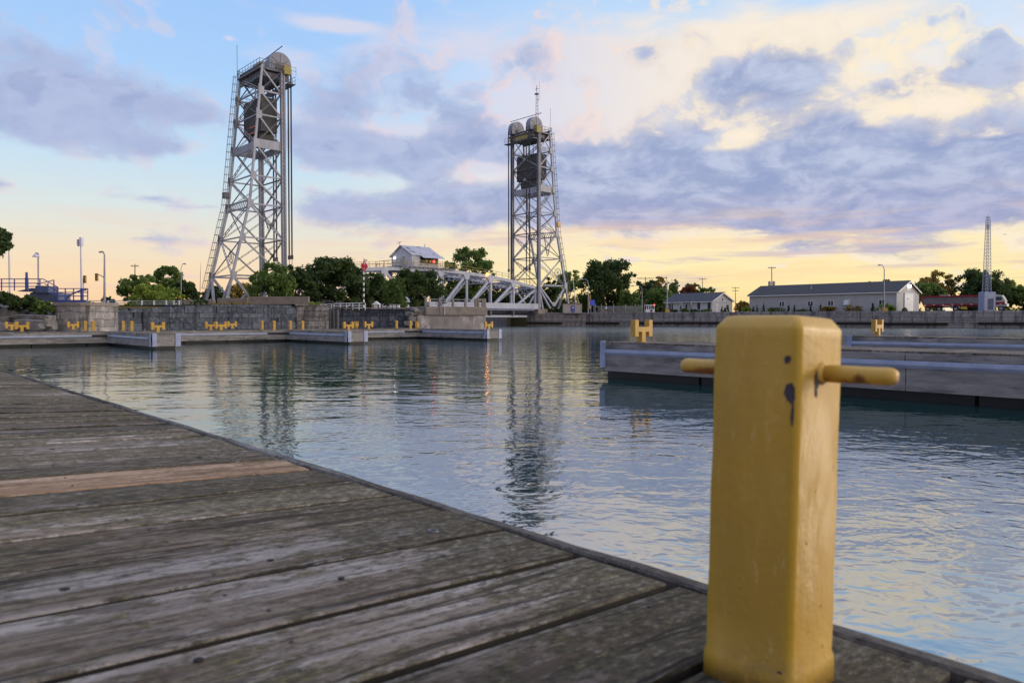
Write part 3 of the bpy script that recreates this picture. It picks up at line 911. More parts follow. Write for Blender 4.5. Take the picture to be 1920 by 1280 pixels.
# ---------------------------------------------------------------- floating docks
def dock(name, label, origin, xdir, ydir, x0, x1, W, z, rails, plates, skirt=.58, ends=(0,), blue=True):
    M = frame((origin[0], origin[1], 0), xdir, ydir)
    t = thing(name, label, 'dock', M=M, world=False, group='floating docks in the harbour')
    rr = random.Random(int(abs(origin[0]) * 31))
    mb = MB(); x = x0
    while x < x1 - .02:
        w_ = min(.28, x1 - x)
        mb.val = rr.random()
        mb.box((x + w_ / 2, W / 2, z - .02 + rr.uniform(-.003, .003)), (w_ - .012, W - .03 + rr.uniform(-.01, .01), .04))
        x += .28
    d = mb.obj('deck', MT['plank_far'], t)
    for (side, a, b_) in rails['timber']:
        mb = MB()
        y = 0 if side == 'near' else W
        s_ = -1 if side == 'near' else 1
        for (zt, zb, off) in ((z - .035, z - .17, .0), (z - .285, z - skirt, .0)):
            xx = a
            while xx < b_ - .01:
                L = min(rr.uniform(2.6, 3.8), b_ - xx)
                mb.box((xx + L / 2, y + s_ * .03 + rr.uniform(-.004, .004), (zt + zb) / 2), (L - .015, .055, zt - zb))
                xx += L
        mb.obj('side_timber', MT['timber'], t)
        mb = MB(); mb.box(((a + b_) / 2, y - s_ * .02, z - .3), (b_ - a - .03, .03, .5)); mb.obj('backing', MT['float'], t)
    for (side, a, b_) in rails['rail']:
        y = 0 if side == 'near' else W
        s_ = -1 if side == 'near' else 1
        mb = MB()
        # a half round aluminium fender with two flanges
        prof = [(0, -.065), (.010, -.062), (.022, -.04), (.055, -.03), (.065, 0), (.055, .03), (.022, .04), (.010, .062), (0, .065)]
        vs = [(xx, y + s_ * (.058 + p), z - .228 + q) for xx in (a, b_) for p, q in prof]
        n_ = len(prof)
        mb.add(vs, [(i, i + 1, n_ + i + 1, n_ + i) for i in range(n_ - 1)] + [tuple(range(n_)), tuple(range(2 * n_ - 1, n_ - 1, -1))])
        if z > .8:
            xx = a + .15
            while xx < b_:
                mb.tube((xx, y + s_ * .07, z - .180), (xx, y + s_ * .082, z - .180), .008, None, 6)
                xx += .3
        mb.obj('fender_rail', MT['alu'], t)
    for (px_, py_, wx, wy) in plates:
        mb = MB(); mb.box((px_, py_, z - .29), (wx, wy, .62)); mb.obj('corner_plate', MT['plate'], t, bevel=.008)
    for xe in ends:
        mb = MB(); s_ = -1 if xe == x0 else 1
        for (zt, zb) in ((z - .035, z - .26), (z - .275, z - skirt)):
            mb.box((xe + s_ * .03, W / 2, (zt + zb) / 2), (.055, W - .02, zt - zb))
        mb.obj('end_timber', MT['timber'], t)
    mb = MB(); n_ = max(1, int((x1 - x0) / 2.4)); st = (x1 - x0) / n_
    for i in range(n_):
        mb.box((x0 + st * (i + .5), W / 2, (z - skirt - .12 - .15) / 2 + .07), (st - .06, W - .24, z - skirt + .30))
    mb.obj('float', MT['float'], t)
    return t


MT['plank_far'] = mat_planks('far deck boards', (.14, .115, .10), (.20, .18, .165), (.32, .30, .29), .3)
ZR = .86
r1 = gz(1132, 641, ZR); r2 = gz(1592, 629.5, ZR)
dock('floating_dock', 'grey timber floating dock nearest on the right, partly hidden by the big yellow post', (r1.x, r1.y), -E_, B_, 0, 13, 1.5, ZR,
     {'timber': [('near', 0.06, 13)], 'rail': [('near', .12, 13)]}, [(0.04, -.075, .16, .03), (-.075, .05, .03, .18)], .68)
dock('floating_dock', 'second floating dock on the right, behind the first, its aluminium rail just showing', (r2.x, r2.y), -E_, B_, 0, 13, 1.5, ZR,
     {'timber': [('near', 0.06, 13)], 'rail': [('near', .12, 13)]}, [(0.04, -.075, .16, .03), (-.075, .05, .03, .18)], .68)
ZL = .72
C1 = Vector((-16.75, 34, 0)); SPC = 10.25; FW = 1.15; FL = 7.6
flab = ['left finger dock, nearest of three, ending below a lone wide cleat', 'middle finger dock of the left row, below the diamond sign',
        'finger dock before the concrete pier, last of the left row']
for i in range(3):
    c = C1 + B_ * (SPC * i)
    dock('finger_dock', flab[i], (c.x, c.y), -E_, B_, -FL, 0, FW, ZL,
         {'timber': [('near', -FL, -.06)], 'rail': [('near', -FL + .6, -.25)]}, [(-.09, -.075, .20, .03), (.075, .08, .03, .2), (.075, FW - .02, .03, .24)], .59, ends=(0,))
RT = C1 + E_ * FL - B_ * 16
mrails = {'timber': [('near', 0, 16), ('near', 16 + FW, 16 + SPC), ('near', 16 + FW + SPC, 16 + 2 * SPC)],
          'rail': [('near', 0, 15.2), ('near', 16 + FW + .1, 16 + SPC - 1.3), ('near', 16 + FW + SPC + .1, 16 + 2 * SPC - 1.3)]}
dock('floating_dock', 'long floating main dock across the left, with three finger docks joined to it', (RT.x, RT.y), B_, E_, 0, 16 + 2 * SPC + 1.0, 2.6, ZL, mrails, [], .59, ends=())

# ---------------------------------------------------------------- yellow cleats and posts
def make_cleat(label):
    t = thing('mooring_cleat', label, 'cleat', world=False, group='yellow mooring cleats on the docks')
    mb = MB()
    # one welded piece: stem, cross beam and two uprights (outline extruded through the beam's depth)
    out = [(-.075, 0), (.075, 0), (.075, .24), (.20, .24), (.20, .13), (.34, .13), (.34, .53), (.20, .53), (.20, .36), (-.20, .36), (-.20, .53), (-.34, .53), (-.34, .13),
           (-.20, .13), (-.20, .24), (-.075, .24)]
    mb.prism([(x, -.07, z) for x, z in out], (0, .14, 0))
    mb.obj('body', MT['yellow_far'], t, bevel=.008)
    for s_ in (-1, 1):
        mb = MB(); mb.lathe((s_ * .27 - .13, 0, .45), [(.008, 0), (.013, .006), (.013, .254), (.008, .26)], 8, (1, 0, 0))
        mb.obj('pin', MT['rust_pin'], t)
    mb = MB(); mb.box((0, 0, .006), (.24, .22, .012)); mb.obj('base_plate', MT['yellow_far'], t)
    return t


def make_post(label):
    t = thing('mooring_post', label, 'mooring post', world=False, group='small yellow mooring posts on the left docks')
    mb = MB()
    loft(mb, [rsq(.082, .012, 0, 3), rsq(.082, .012, .03, 3), rsq(.075, .01, .04, 3), rsq(.075, .01, .55, 3), rsq(.066, .014, .572, 3), rsq(.04, .014, .58, 3)])
    mb.obj('post', MT['yellow_far'], t)
    for s_ in (-1, 1):
        mb = MB(); mb.lathe((0, 0, .49), [(.014, .07), (.0145, .175), (.008, .185)], 8, (s_, 0, 0))
        mb.obj('pin', MT['rust_pin'], t)
    return t


BA = math.atan2(B_.y, B_.x)
cl = make_cleat('wide yellow cleat on the near right dock, left of the big yellow post')
p = r1 - E_ * 1.0 + B_ * .55
p = gz(1203, 641, ZR); 
cl.location = (p.x, p.y, ZR); cl.rotation_euler = (0, 0, BA)
p = gz(1645, 629, ZR)
dup(cl, (p.x, p.y, ZR), BA, 'yellow cleat on the second right dock, right of the big yellow post')
PTS = []
for (px, py, lab) in ((22, 619.0, 'yellow cleat at far left, half hidden behind another cleat'), (41, 621.5, 'yellow cleat at far left below the broken rocks, in front of another'),
                      (137, 617.6, 'yellow cleat before the rounded stone abutment'), (296, 622.6, 'yellow cleat standing alone on the end of the nearest left finger dock'),
                      (395, 619.2, 'leftmost of three overlapping yellow cleats below the dark stone wall'),
                      (414, 619.6, 'middle one of three overlapping yellow cleats below the dark stone wall'),
                      (435, 615.9, 'rightmost of three overlapping yellow cleats below the dark stone wall'),
                      (653, 619.5, 'yellow cleat on the end of the middle finger dock, below the diamond sign'),
                      (668, 616.6, 'yellow cleat just right of another, below the diamond sign'), (691, 616.8, 'yellow cleat standing clear right of a pair, below the white kiosks'),
                      (782, 616.6, 'yellow cleat at the left corner of the concrete pier'), (916, 617.7, 'yellow cleat on the tip of the dock, before the pier\'s right end')):
    p = gz(px, py, ZL)
    dup(cl, (p.x, p.y, ZL), BA if px not in (668, 782) else BA + .75, lab)
first = None
for (px, py, lab) in ((160, 620.3, 'yellow post in front of the rounded abutment, left of a pair'), (175, 620.6, 'yellow post by the right edge of the rounded abutment'),
                      (231, 620.0, 'yellow post on the nearest left finger dock, farther from its tip'), (247, 620.6, 'yellow post on the nearest left finger dock, nearer its tip'),
                      (491.5, 618.0, 'yellow post before the paler end of the stone wall, left of a pair'), (514, 618.8, 'yellow post at the broken gap in the stone wall'),
                      (544.5, 618.0, 'yellow post left of the warm stone block\'s middle'), (567.5, 618.2, 'yellow post near the right end of the warm stone block'),
                      (743.5, 615.9, 'yellow post below the small white kiosks'), (769.5, 616.3, 'yellow post just left of the concrete pier')):
    p = gz(px, py, ZL)
    if first is None:
        first = make_post(lab); first.location = (p.x, p.y, ZL); first.rotation_euler = (0, 0, BA)
    else:
        dup(first, (p.x, p.y, ZL), BA, lab)

# ---------------------------------------------------------------- land
def land(name, pts, z, depth, mat):
    mb = MB()
    mb.prism([(x, y, z - depth) for x, y in pts], (0, 0, depth))
    return struct(mb.obj(name, mat))


LEFT_EDGE = [(-150, 20), (-62, 47), (-39.0, 55.0), (-36.2, 60.2), (-34.6, 60.0), (-24.6, 80.6), (-21.0, 82.2), (-20.8, 85.2), (-11.6, 87.2), (-9.5, 90.0), (-5.0, 92.2), (-27, 115), (-90, 185), (-420, 520)]
land('left_bank_ground', LEFT_EDGE + [(-1600, 900), (-1600, 20)], 2.55, 3.5, MT['grass'])
RIGHT_EDGE = [(-300, 480), (-60, 215), (-8, 160), (3, 149.6), (15, 148.6), (80, 113), (260, 15)]
land('right_bank_ground', RIGHT_EDGE + [(2500, 15), (2500, 3500), (-1600, 3500), (-1600, 1500)], 2.72, 3.5, MT['grass'])

# ---------------------------------------------------------------- lift bridge
S_ = Vector((.733, .680, 0)); P_ = Vector((.680, -.733, 0)); Z_ = Vector((0, 0, 1))
OL = Vector((-36.6, 112, -.55)); OR = Vector((2.7, 148.5, 0))
HW = 3.85
LEV = [4.4, 8.2, 13.7, 18.6, 22.7, 27.4, 31.6, 35.1, 38.4]


def a_of(z):
    """how far the inclined rear legs stand behind the front columns"""
    if z < 19: return 8.7 + (5.1 - 8.7) * (z - 4.4) / (19 - 4.4)
    return 5.1 + (3.1 - 5.1) * (z - 19) / (38.4 - 19)


def lift_tower(label, O, s, ladder_p, mast):
    t = thing('lift_tower', label, 'bridge tower', (O.x, O.y, 2.6), 0, group='towers of the lift bridge')
    P = lambda a, p, z: O + s * a + P_ * p + Z_ * z
    st, dk = MT['steel'], MT['steel_dark']
    # front columns: laced box columns
    for p in (-HW, HW):
        mb = MB()
        mb.bar(P(.22, p, 3.0), P(.22, p, 38.6), .10, .62, P_)
        mb.bar(P(-.22, p, 3.0), P(-.22, p, 38.6), .10, .62, P_)
        z = 3.4; k = 0
        while z < 38:
            mb.bar(P(-.2, p - .24 * (1 if p > 0 else -1) * -1, z), P(.2, p - .24 * (1 if p > 0 else -1) * -1, z + .55), .06, .09, P_)
            mb.bar(P(.2, p + .24 * (1 if p > 0 else -1) * -1, z), P(-.2, p + .24 * (1 if p > 0 else -1) * -1, z + .55), .06, .09, P_)
            z += .62
        mb.bar(P(0, p + .1, 3.0), P(0, p + .1, 38.5), .34, .06, P_)
        mb.obj('front_column', st, t)
        # guide rail on the span side
        mb = MB(); mb.bar(P(-.36, p, 4), P(-.36, p, 37.8), .16, .22, P_); mb.obj('guide_rail', dk, t)
    for p in (-HW, HW):
        mb = MB()
        pts = [P(a_of(z), p, z) for z in (3.2, 19.0, 38.8)]
        mb.bar(pts[0], pts[1], .32, .35, P_); mb.bar(pts[1], pts[2], .29, .31, P_)
        mb.obj('rear_leg', st, t)
        mb = MB()
        for z in LEV[1:-1]:
            c = P(a_of(z), p, z); mb = MB()
            q = [c + s * dx + Z_ * dz for dx, dz in ((-.55, -.45), (.3, -.8), (.3, .8), (-.55, .45))]
            mb.prism([v + P_ * (.235 if p > 0 else -.235) for v in q], P_ * (.03 if p > 0 else -.03))
            mb.obj('gusset', st, t)
    # side bracing: struts and one diagonal per panel, from the rear leg down to the column
    for p in (-HW, HW):
        for i, z in enumerate(LEV[1:], 1):
            mb = MB()
            if abs(z - 27.4) < .1:
                mb.bar(P(.35, p, z), P(a_of(z) - .2, p, z), .2, 1.25)
                mb.obj('plate_girder', st, t)
            else:
                w_ = .34 if abs(z - 18.6) > .1 else .3
                mb.bar(P(.35, p, z), P(a_of(z) - .2, p, z), .18, w_ * .72 if i % 2 else .2)
                mb.obj('strut', st, t)
        for z0, z1 in zip(LEV[:-1], LEV[1:]):
            if z0 < 5:
                mb = MB(); mb.bar(P(a_of(z1) - .2, p, z1 - .2), P(4.4, p, 4.0), .26, .34); mb.obj('diagonal', st, t)
                mb = MB(); mb.bar(P(4.4, p, 4.0), P(.3, p, z1 - .3), .24, .3); mb.obj('diagonal', st, t)
            else:
                mb = MB(); mb.bar(P(a_of(z1) - .2, p, z1 - .25), P(.35, p, z0 + .25), .17, .21); mb.obj('diagonal', st, t)
                mb = MB(); A_, B2 = P(.3, p, z1 - .2), P(a_of(z0) - .25, p, z0 + .2)
                for o_ in (-.10, .10): mb.bar(A_ + Z_ * o_, B2 + Z_ * o_, .05)
                for q in range(14): mb.bar(A_.lerp(B2, q / 14) + Z_ * (.10 if q % 2 else -.10), A_.lerp(B2, (q + 1) / 14) + Z_ * (-.10 if q % 2 else .10), .035)
                mb.obj('counter_brace', dk, t)
    # rear face: plate strut, laced diagonals
    for i, z in enumerate(LEV[1:-1], 1):
        a = a_of(z)
        mb = MB()
        if abs(z - 27.4) < .1: mb.bar(P(a, -HW + .25, z - .3), P(a, HW - .25, z - .3), .2, 1.1)
        elif abs(z - 18.6) < .1:
            mb.bar(P(a, -HW + .25, z + .5), P(a, HW - .25, z + .5), .18, .2); mb.bar(P(a, -HW + .25, z - .5), P(a, HW - .25, z - .5), .18, .2)
            for q in range(10):
                x0 = -3.4 + .68 * q; mb.bar(P(a, x0, z - .4), P(a, x0 + .68, z + .4), .08, .1)
        else: mb.bar(P(a, -HW + .25, z), P(a, HW - .25, z), .16, .18)
        mb.obj('rear_strut', st, t)

    def laced(A, B, n, wd):
        mb = MB(); d = (B - A); L = d.length; u = d / L; nn = u.cross(s).normalized() * wd
        mb.bar(A + nn, B + nn, .075, .08, s); mb.bar(A - nn, B - nn, .075, .08, s)
        for q in range(n):
            f0, f1 = q / n, (q + 1) / n
            sg = 1 if q % 2 else -1
            mb.bar(A + d * f0 + nn * sg, A + d * f1 - nn * sg, .06, .07, s)
        return mb
    for k, (z0, z1) in enumerate(zip(LEV[1:-1], LEV[2:])):
        sg = 1 if k % 2 else -1
        laced(P(a_of(z0), -HW * sg + .3 * sg, z0 + .2), P(a_of(z1), HW * sg - .3 * sg, z1 - .2), 9, .2).obj('laced_brace', st, t)
        mb = MB(); mb.bar(P(a_of(z0) - .1, HW * sg - .3 * sg, z0 + .2), P(a_of(z1) - .1, -HW * sg + .3 * sg, z1 - .2), .11, .12); mb.obj('rear_brace', dk, t)
    # lowest rear panel: V legs
    for sg in (-1, 1):
        mb = MB(); mb.bar(P(a_of(8.2), HW * sg, 8.0), P(a_of(4.0) - .3, HW * .30 * sg, 3.6), .3, .36, s); mb.obj('rear_brace', st, t)
    # front face: X bracing with a gusset plate in the middle
    zz = [9.5, 13.7, 18.6, 22.7, 27.4, 31.6, 35.6]
    for k, (z0, z1) in enumerate(zip(zz[:-1], zz[1:])):
        for sg in (-1, 1):
            laced(P(0, -HW * sg + .35 * sg, z0 + .15), P(0, HW * sg - .35 * sg, z1 - .15), 8, .12).obj('laced_brace', st if k % 2 else dk, t)
        mb = MB(); c = P(0, 0, (z0 + z1) / 2); q = [c + P_ * x + Z_ * y for x, y in ((-.5, -.28), (.5, -.28), (.5, .28), (-.5, .28))]
        mb.prism([v - s * .14 for v in q], s * .05); mb.obj('gusset', st, t)
        mb = MB(); mb.bar(P(0, -HW + .35, z0), P(0, HW - .35, z0), .16, .18); mb.obj('front_strut', dk, t)
    mb = MB(); mb.bar(P(0, -HW + .35, 27.2), P(0, HW - .35, 27.2), .2, 1.0); mb.obj('plate_girder', st, t)
    # counterweight
    mb = MB()
    R3 = Matrix((( s.x, P_.x, 0), (s.y, P_.y, 0), (0, 0, 1)))
    for k in range(4):
        mb.box(P(1.72, -2.31 + 1.54 * k, 32.0), (2.5, 1.50, 5.0), R3)
    mb.box(P(1.72, 0, 32.0), (2.42, 6.1, 4.9), R3)
    mb.box(P(1.72, 0, 28.75), (2.0, 4.2, 1.5), R3)
    cw = mb.obj('counterweight', MT['weight'], t, bevel=.03)
    mb = MB()
    for k in range(7):
        mb.bar(P(.9 + .28 * k, -3.0, 34.5), P(.9 + .28 * k, -3.0, 35.5), .05); mb.bar(P(.9 + .28 * k, 3.0, 34.5), P(.9 + .28 * k, 3.0, 35.5), .05)
    mb.bar(P(.9, -3, 35.5), P(2.6, -3, 35.5), .05); mb.bar(P(.9, 3, 35.5), P(2.6, 3, 35.5), .05)
    mb.obj('handrail', dk, cw)
    mb = MB()
    for q in (-2.2, -.7, .7, 2.2): mb.tube(P(1.6, q, 34.4), P(1.3, q, 39.4), .07, None, 6)
    mb.obj('hanger_rope', MT['rope'], t)
    # top: lattice girders, machinery floor, railings
    mb = MB(); mb.box(P(1.2, 0, 38.4), (4.6, 8.0, .3), R3); mb.box(P(1.0, 0, 37.75), (4.2, 7.0, .7), R3); mb.obj('machinery_floor', dk, t)
    for a in (-.5, a_of(38.4)):
        mb = MB()
        mb.bar(P(a, -HW, 39.0), P(a, HW, 39.0), .2, .24); mb.bar(P(a, -HW, 37.3), P(a, HW, 37.3), .2, .24)
        for q in range(8):
            x0 = -HW + .96 * q
            mb.bar(P(a, x0, 37.4), P(a, x0 + .48, 38.9), .1, .12); mb.bar(P(a, x0 + .48, 38.9), P(a, x0 + .96, 37.4), .1, .12)
        mb.obj('lattice_girder', dk, t)

    def rail(corners, z, mat, name):
        mb = MB()
        for c0, c1 in zip(corners[:-1], corners[1:]):
            L = (Vector((c1[0], c1[1])) - Vector((c0[0], c0[1]))).length; n = max(1, int(L / .9))
            for q in range(n + 1):
                f = q / n; a, p = c0[0] + (c1[0] - c0[0]) * f, c0[1] + (c1[1] - c0[1]) * f
                mb.bar(P(a, p, z), P(a, p, z + 1.1), .045)
            for h_ in (.55, 1.1): mb.bar(P(c0[0], c0[1], z + h_), P(c1[0], c1[1], z + h_), .045)
        mb.obj(name, mat, t)
    rail([(-1.0, -4.0), (3.5, -4.0), (3.5, 4.0), (-1.0, 4.0)], 38.55, dk, 'railing')
    rail([(-1.9, -4.2), (-1.9, 4.2)], 36.95, MT['olive_paint'], 'railing')
    rail([(-1.9, 4.45), (1.0, 4.45)], 38.2, MT['olive_paint'], 'railing')
    mb = MB(); mb.box(P(-1.35, 0, 36.9), (1.2, 8.4, .14), R3); mb.obj('catwalk', dk, t)
    mb = MB(); mb.box(P(-1.97, .9, 37.4), (.06, 3.4, .75), R3); mb.obj('kickboard', MT['olive_paint'], t)
    mb = MB(); mb.box(P(-.6, 4.25, 38.7), (1.1, .5, 1.3), R3); mb.obj('motor_box', MT['olive_paint'], t, bevel=.05)
    # sheaves under half round housings
    for p in (-2.6, 2.6):
        mb = MB(); n = 22; rad = 1.72
        prof = [(-rad, -1.0)] + [(math.cos(PI - PI * i / n) * rad, math.sin(PI * i / n) * rad) for i in range(n + 1)] + [(rad, -1.0)]
        mb.prism([P(a - .05, p - .62, 39.75 + z) for a, z in prof], P_ * 1.24)
        hs = mb.obj('sheave_housing', MT['dome'], t)
        mb = MB()
        for pp in (p - .635, p + .635):
            for a in (35, 90, 145):
                mb.bar(P(-.05, pp, 39.6), P(-.05 + math.cos(R(a)) * rad * .96, pp, 39.6 + math.sin(R(a)) * rad * .96), .07, .05, P_)
            mb.bar(P(-1.7, pp, 39.6), P(1.6, pp, 39.6), .09, .05, P_)
        mb.obj('housing_rib', dk, hs)
        mb = MB(); mb.tube(P(-.05, p - .9, 39.3), P(-.05, p + .9, 39.3), .55, None, 14); mb.box(P(-.05, p, 38.75), (1.5, 2.2, .7), R3); mb.obj('bearing', dk, hs)
        for q in (-.5, .42):
            mb = MB(); mb.tube(P(-1.78, p + q, 39.4), P(-1.70, p + q, 11.4), .115, None, 7)
            mb.tube(P(-1.70, p + q, 11.4), P(-1.70, p + q, 8.0), .05, None, 5); mb.box(P(-1.70, p + q, 11.3), (.3, .3, .6), R3)
            mb.obj('hoist_rope', MT['rope'], t)
    mb = MB(); mb.tube(P(-.2, -4.2, 41.85), P(.2, 4.4, 42.0), .07, None, 5); mb.obj('lifting_beam', MT['blue_paint'] if not mast else dk, t)
    # caged ladder up the outside of a rear leg
    mb = MB()
    zs = np.arange(4.0, 39.5, .42)
    for z in zs:
        a = a_of(z) + .38
        mb.bar(P(a, ladder_p - .22, z), P(a, ladder_p + .22, z), .045)
    for sg in (-.22, .22):
        for z0, z1 in ((4, 19), (19, 39.8)): mb.bar(P(a_of(z0) + .38, ladder_p + sg, z0), P(a_of(z1) + .38, ladder_p + sg, z1), .06)
    ld = mb.obj('ladder', dk, t)
    mb = MB()
    for z in np.arange(6.5, 39.0, 1.15):
        a = a_of(z) + .38
        q = [P(a, ladder_p - .32, z), P(a + .5, ladder_p - .34, z), P(a + .72, ladder_p, z), P(a + .5, ladder_p + .34, z), P(a, ladder_p + .32, z)]
        mb.path(q, .028, 4)
    for da, sg in ((.5, -.34), (.72, 0), (.5, .34)):
        for z0, z1 in ((6.5, 19), (19, 38.8)): mb.bar(P(a_of(z0) + .38 + da, ladder_p + sg, z0), P(a_of(z1) + .38 + da, ladder_p + sg, z1), .035)
    mb.obj('ladder_cage', dk, ld)
    # hand wheel of the barrier gear on the rear face, cable loop, floodlight
    mb = MB(); c = P(a_of(11) - .3, 1.0 if not mast else 2.6, 11.0)
    mb.ring(c, s, .85, .06, 18)
    for q in range(4):
        d = (P_ * math.cos(q * PI / 4) + Z_ * math.sin(q * PI / 4)) * .85; mb.bar(c - d, c + d, .06)
    mb.obj('wheel', st, t)
    mb = MB()
    for k in range(3):
        pts = []
        for i in range(13):
            f = i / 12
            pts.append(P(1.2 + 2.2 * f - .25 * k * (f - .5), HW + .2, 18.2 - (3.2 + .5 * k) * math.sin(PI * f) * (1 if mast else .8)))
        mb.path(pts, .06, 5)
    mb.obj('slack_cable', dk, t)
    mb = MB(); mb.box(P(a_of(21) + .6, ladder_p, 20.6), (.9, .8, .9), R3); mb.bar(P(a_of(20), ladder_p, 20.2), P(a_of(20) + .9, ladder_p, 20.2), .1)
    mb.obj('floodlight', MT['signal'] if mast else dk, t, bevel=.06)
    for p in (-HW, HW):
        mb = MB(); mb.box(P(8.9, p, 3.0), (1.6, 1.4, 1.1), R3); mb.obj('footing', MT['concrete'], t)
        mb = MB(); mb.box(P(0, p, 2.9), (1.8, 1.6, .9), R3); mb.obj('footing', MT['concrete'], t)
    if mast:
        mb = MB(); z0, z1 = 39.0, 46.6
        B0 = P(1.6, 1.6, 0)
        for q in range(3):
            a = q * 2 * PI / 3; o = Vector((math.cos(a), math.sin(a), 0))
            mb.bar(B0 + o * .42 + Z_ * z0, B0 + o * .22 + Z_ * z1, .06)
            a2 = (q + 1) * 2 * PI / 3; o2 = Vector((math.cos(a2), math.sin(a2), 0))
            n = 11
            for i in range(n):
                f0, f1 = i / n, (i + 1) / n
                mb.bar(B0 + o * (.42 - .2 * f0) + Z_ * (z0 + (z1 - z0) * f0), B0 + o2 * (.42 - .2 * f1) + Z_ * (z0 + (z1 - z0) * f1), .04)
        mb.box(B0 + Z_ * 46.6, (.8, .8, .12)); mb.bar(B0 + Z_ * 46.6, B0 + Z_ * 48.3, .1); mb.bar(B0 + Z_ * 47.6 - P_ * .4, B0 + Z_ * 47.6 + P_ * .4, .08)
        mb.bar(B0 + P_ * .7 + Z_ * 45.2, B0 + P_ * .75 + Z_ * 49.0, .045); mb.bar(B0 + P_ * .2 + Z_ * 45.2, B0 + P_ * .75 + Z_ * 45.4, .05)
        mb.obj('lattice_mast', dk, t)
    for a, p, h_ in (((3.9, -3.0, 4.2),) if not mast else ((3.2, 3.9, 4.6),)):
        mb = MB(); mb.bar(P(a, p, 39), P(a, p, 39 + h_), .05); mb.obj('antenna', dk, t)
    if not mast:
        mb = MB()
        for z in (29.6, 30.5): mb.box(P(3.03, .4, z), (.04, 2.6, .22), R3)
        mb.obj('warning_stripe', MT['orange_stripe'], cw)
    return t


lift_tower('tall grey steel lift bridge tower at left, orange stripes on its dark counterweight', OL, -S_, -HW, False)
lift_tower('grey steel lift bridge tower on the far bank, topped by a thin lattice mast', OR, S_, HW, True)

# ---------------------------------------------------------------- lift span
sp = thing('lift_span', 'pale grey steel truss span lowered between the two lift towers', 'bridge span', (OL.x, OL.y, 2.6), 0)
NP = 9; D0 = .9; DL = 53.6 - 1.2 - D0
dd = [.2 + 5.86 * i for i in range(10)]
TOP = [7.6, 8.6, 9.3, 9.75, 10.0, 10.0, 9.75, 9.3, 8.6, 7.6]
OL0 = Vector((-36.6, 112, 0))
Q = lambda d, p, z: OL0 + S_ * d + P_ * p + Z_ * z
R3S = Matrix(((S_.x, P_.x, 0), (S_.y, P_.y, 0), (0, 0, 1)))
stt = MT['span_steel']
for p in (-3.5, 3.5):
    mb = MB()
    for i in range(9): mb.bar(Q(dd[i], p, TOP[i]), Q(dd[i + 1], p, TOP[i + 1]), .5, .55)
    mb.obj('top_chord', stt, sp)
    mb = MB(); mb.bar(Q(dd[0] - .3, p, 3.35), Q(dd[9] + .3, p, 3.35), .45, .60)
    mb.bar(Q(dd[0], p + (.9 if p > 0 else -.9), 4.0), Q(dd[9], p + (.9 if p > 0 else -.9), 4.0), .06, .9)
    mb.bar(Q(dd[0], p + (.9 if p > 0 else -.9), 3.46), Q(dd[9], p + (.9 if p > 0 else -.9), 3.46), .5, .16)
    mb.obj('bottom_chord', stt, sp)
    for i in range(10):
        mb = MB(); mb.bar(Q(dd[i], p, 3.6), Q(dd[i], p, TOP[i] - .2), .30 if 0 < i < 9 else .42, .34, P_); mb.obj('vertical_post', stt, sp)
        if 0 < i < 9:
            mb = MB(); c = Q(dd[i], p, TOP[i] - .55)
            q = [c + S_ * x + Z_ * z for x, z in ((-.9, .3), (.6, .3), (.35, -.6), (-.45, -.6))]
            mb.prism([v + P_ * (.26 if p > 0 else -.26) for v in q], P_ * (.03 if p > 0 else -.03)); mb.obj('gusset', stt, sp)
    for i in range(9):
        mb = MB()
        if i >= 4: mb.bar(Q(dd[i] + .2, p, 3.7), Q(dd[i + 1] - .25, p, TOP[i + 1] - .5), .32, .38)
        else: mb.bar(Q(dd[i] + .25, p, TOP[i] - .5), Q(dd[i + 1] - .2, p, 3.7), .32, .38)
        mb.obj('diagonal', stt, sp)
for i in range(10):
    mb = MB()
    mb.bar(Q(dd[i], -3.2, TOP[i] - .1), Q(dd[i], 3.2, TOP[i] - .1), .2, .3); mb.bar(Q(dd[i], -3.2, TOP[i] - 1.1), Q(dd[i], 3.2, TOP[i] - 1.1), .16, .2)
    for q in range(4):
        x = -3.2 + 1.6 * q; mb.bar(Q(dd[i], x, TOP[i] - 1.0), Q(dd[i], x + .8, TOP[i] - .2), .1); mb.bar(Q(dd[i], x + .8, TOP[i] - .2), Q(dd[i], x + 1.6, TOP[i] - 1.0), .1)
    mb.obj('sway_frame', stt, sp)
for i in range(9):
    for sg in (-1, 1):
        mb = MB(); mb.bar(Q(dd[i], 3.2 * sg, TOP[i] - .05), Q(dd[i + 1], -3.2 * sg, TOP[i + 1] - .05), .14); mb.obj('top_brace', stt, sp)
mb = MB(); mb.box(Q(26.6, 0, 3.55), (53.0, 6.5, .22), R3S); mb.obj('road_deck', MT['steel_dark'], sp)
mb = MB()
for i in range(10): mb.bar(Q(dd[i], -3.6, 2.6), Q(dd[i], 3.6, 2.6), .3, 1.1)
for p in (-2, 0, 2): mb.bar(Q(dd[0], p, 2.9), Q(dd[9], p, 2.9), .25, .7)
mb.obj('floor_beam', MT['steel_dark'], sp)
mb = MB(); mb.bar(Q(dd[1], 3.1, 1.95), Q(dd[9] - 2, 3.1, 1.95), .4, .4); mb.obj('lower_girder', stt, sp)
for p in (-3.55, 3.55):
    mb = MB()
    for i in range(9):
        a, b_ = Q(dd[i], p, TOP[i] + .28), Q(dd[i + 1], p, TOP[i + 1] + .28)
        for h_ in (.5, .95): mb.bar(a + Z_ * h_, b_ + Z_ * h_, .06)
        for q in range(4): mb.bar(a.lerp(b_, q / 4), a.lerp(b_, q / 4) + Z_ * .95, .06)
    mb.obj('walkway_railing', MT['olive_paint'], sp)
mb = MB(); mb.box(Q(26.4, 0, 10.28), (11.4, 8.0, .2), R3S)
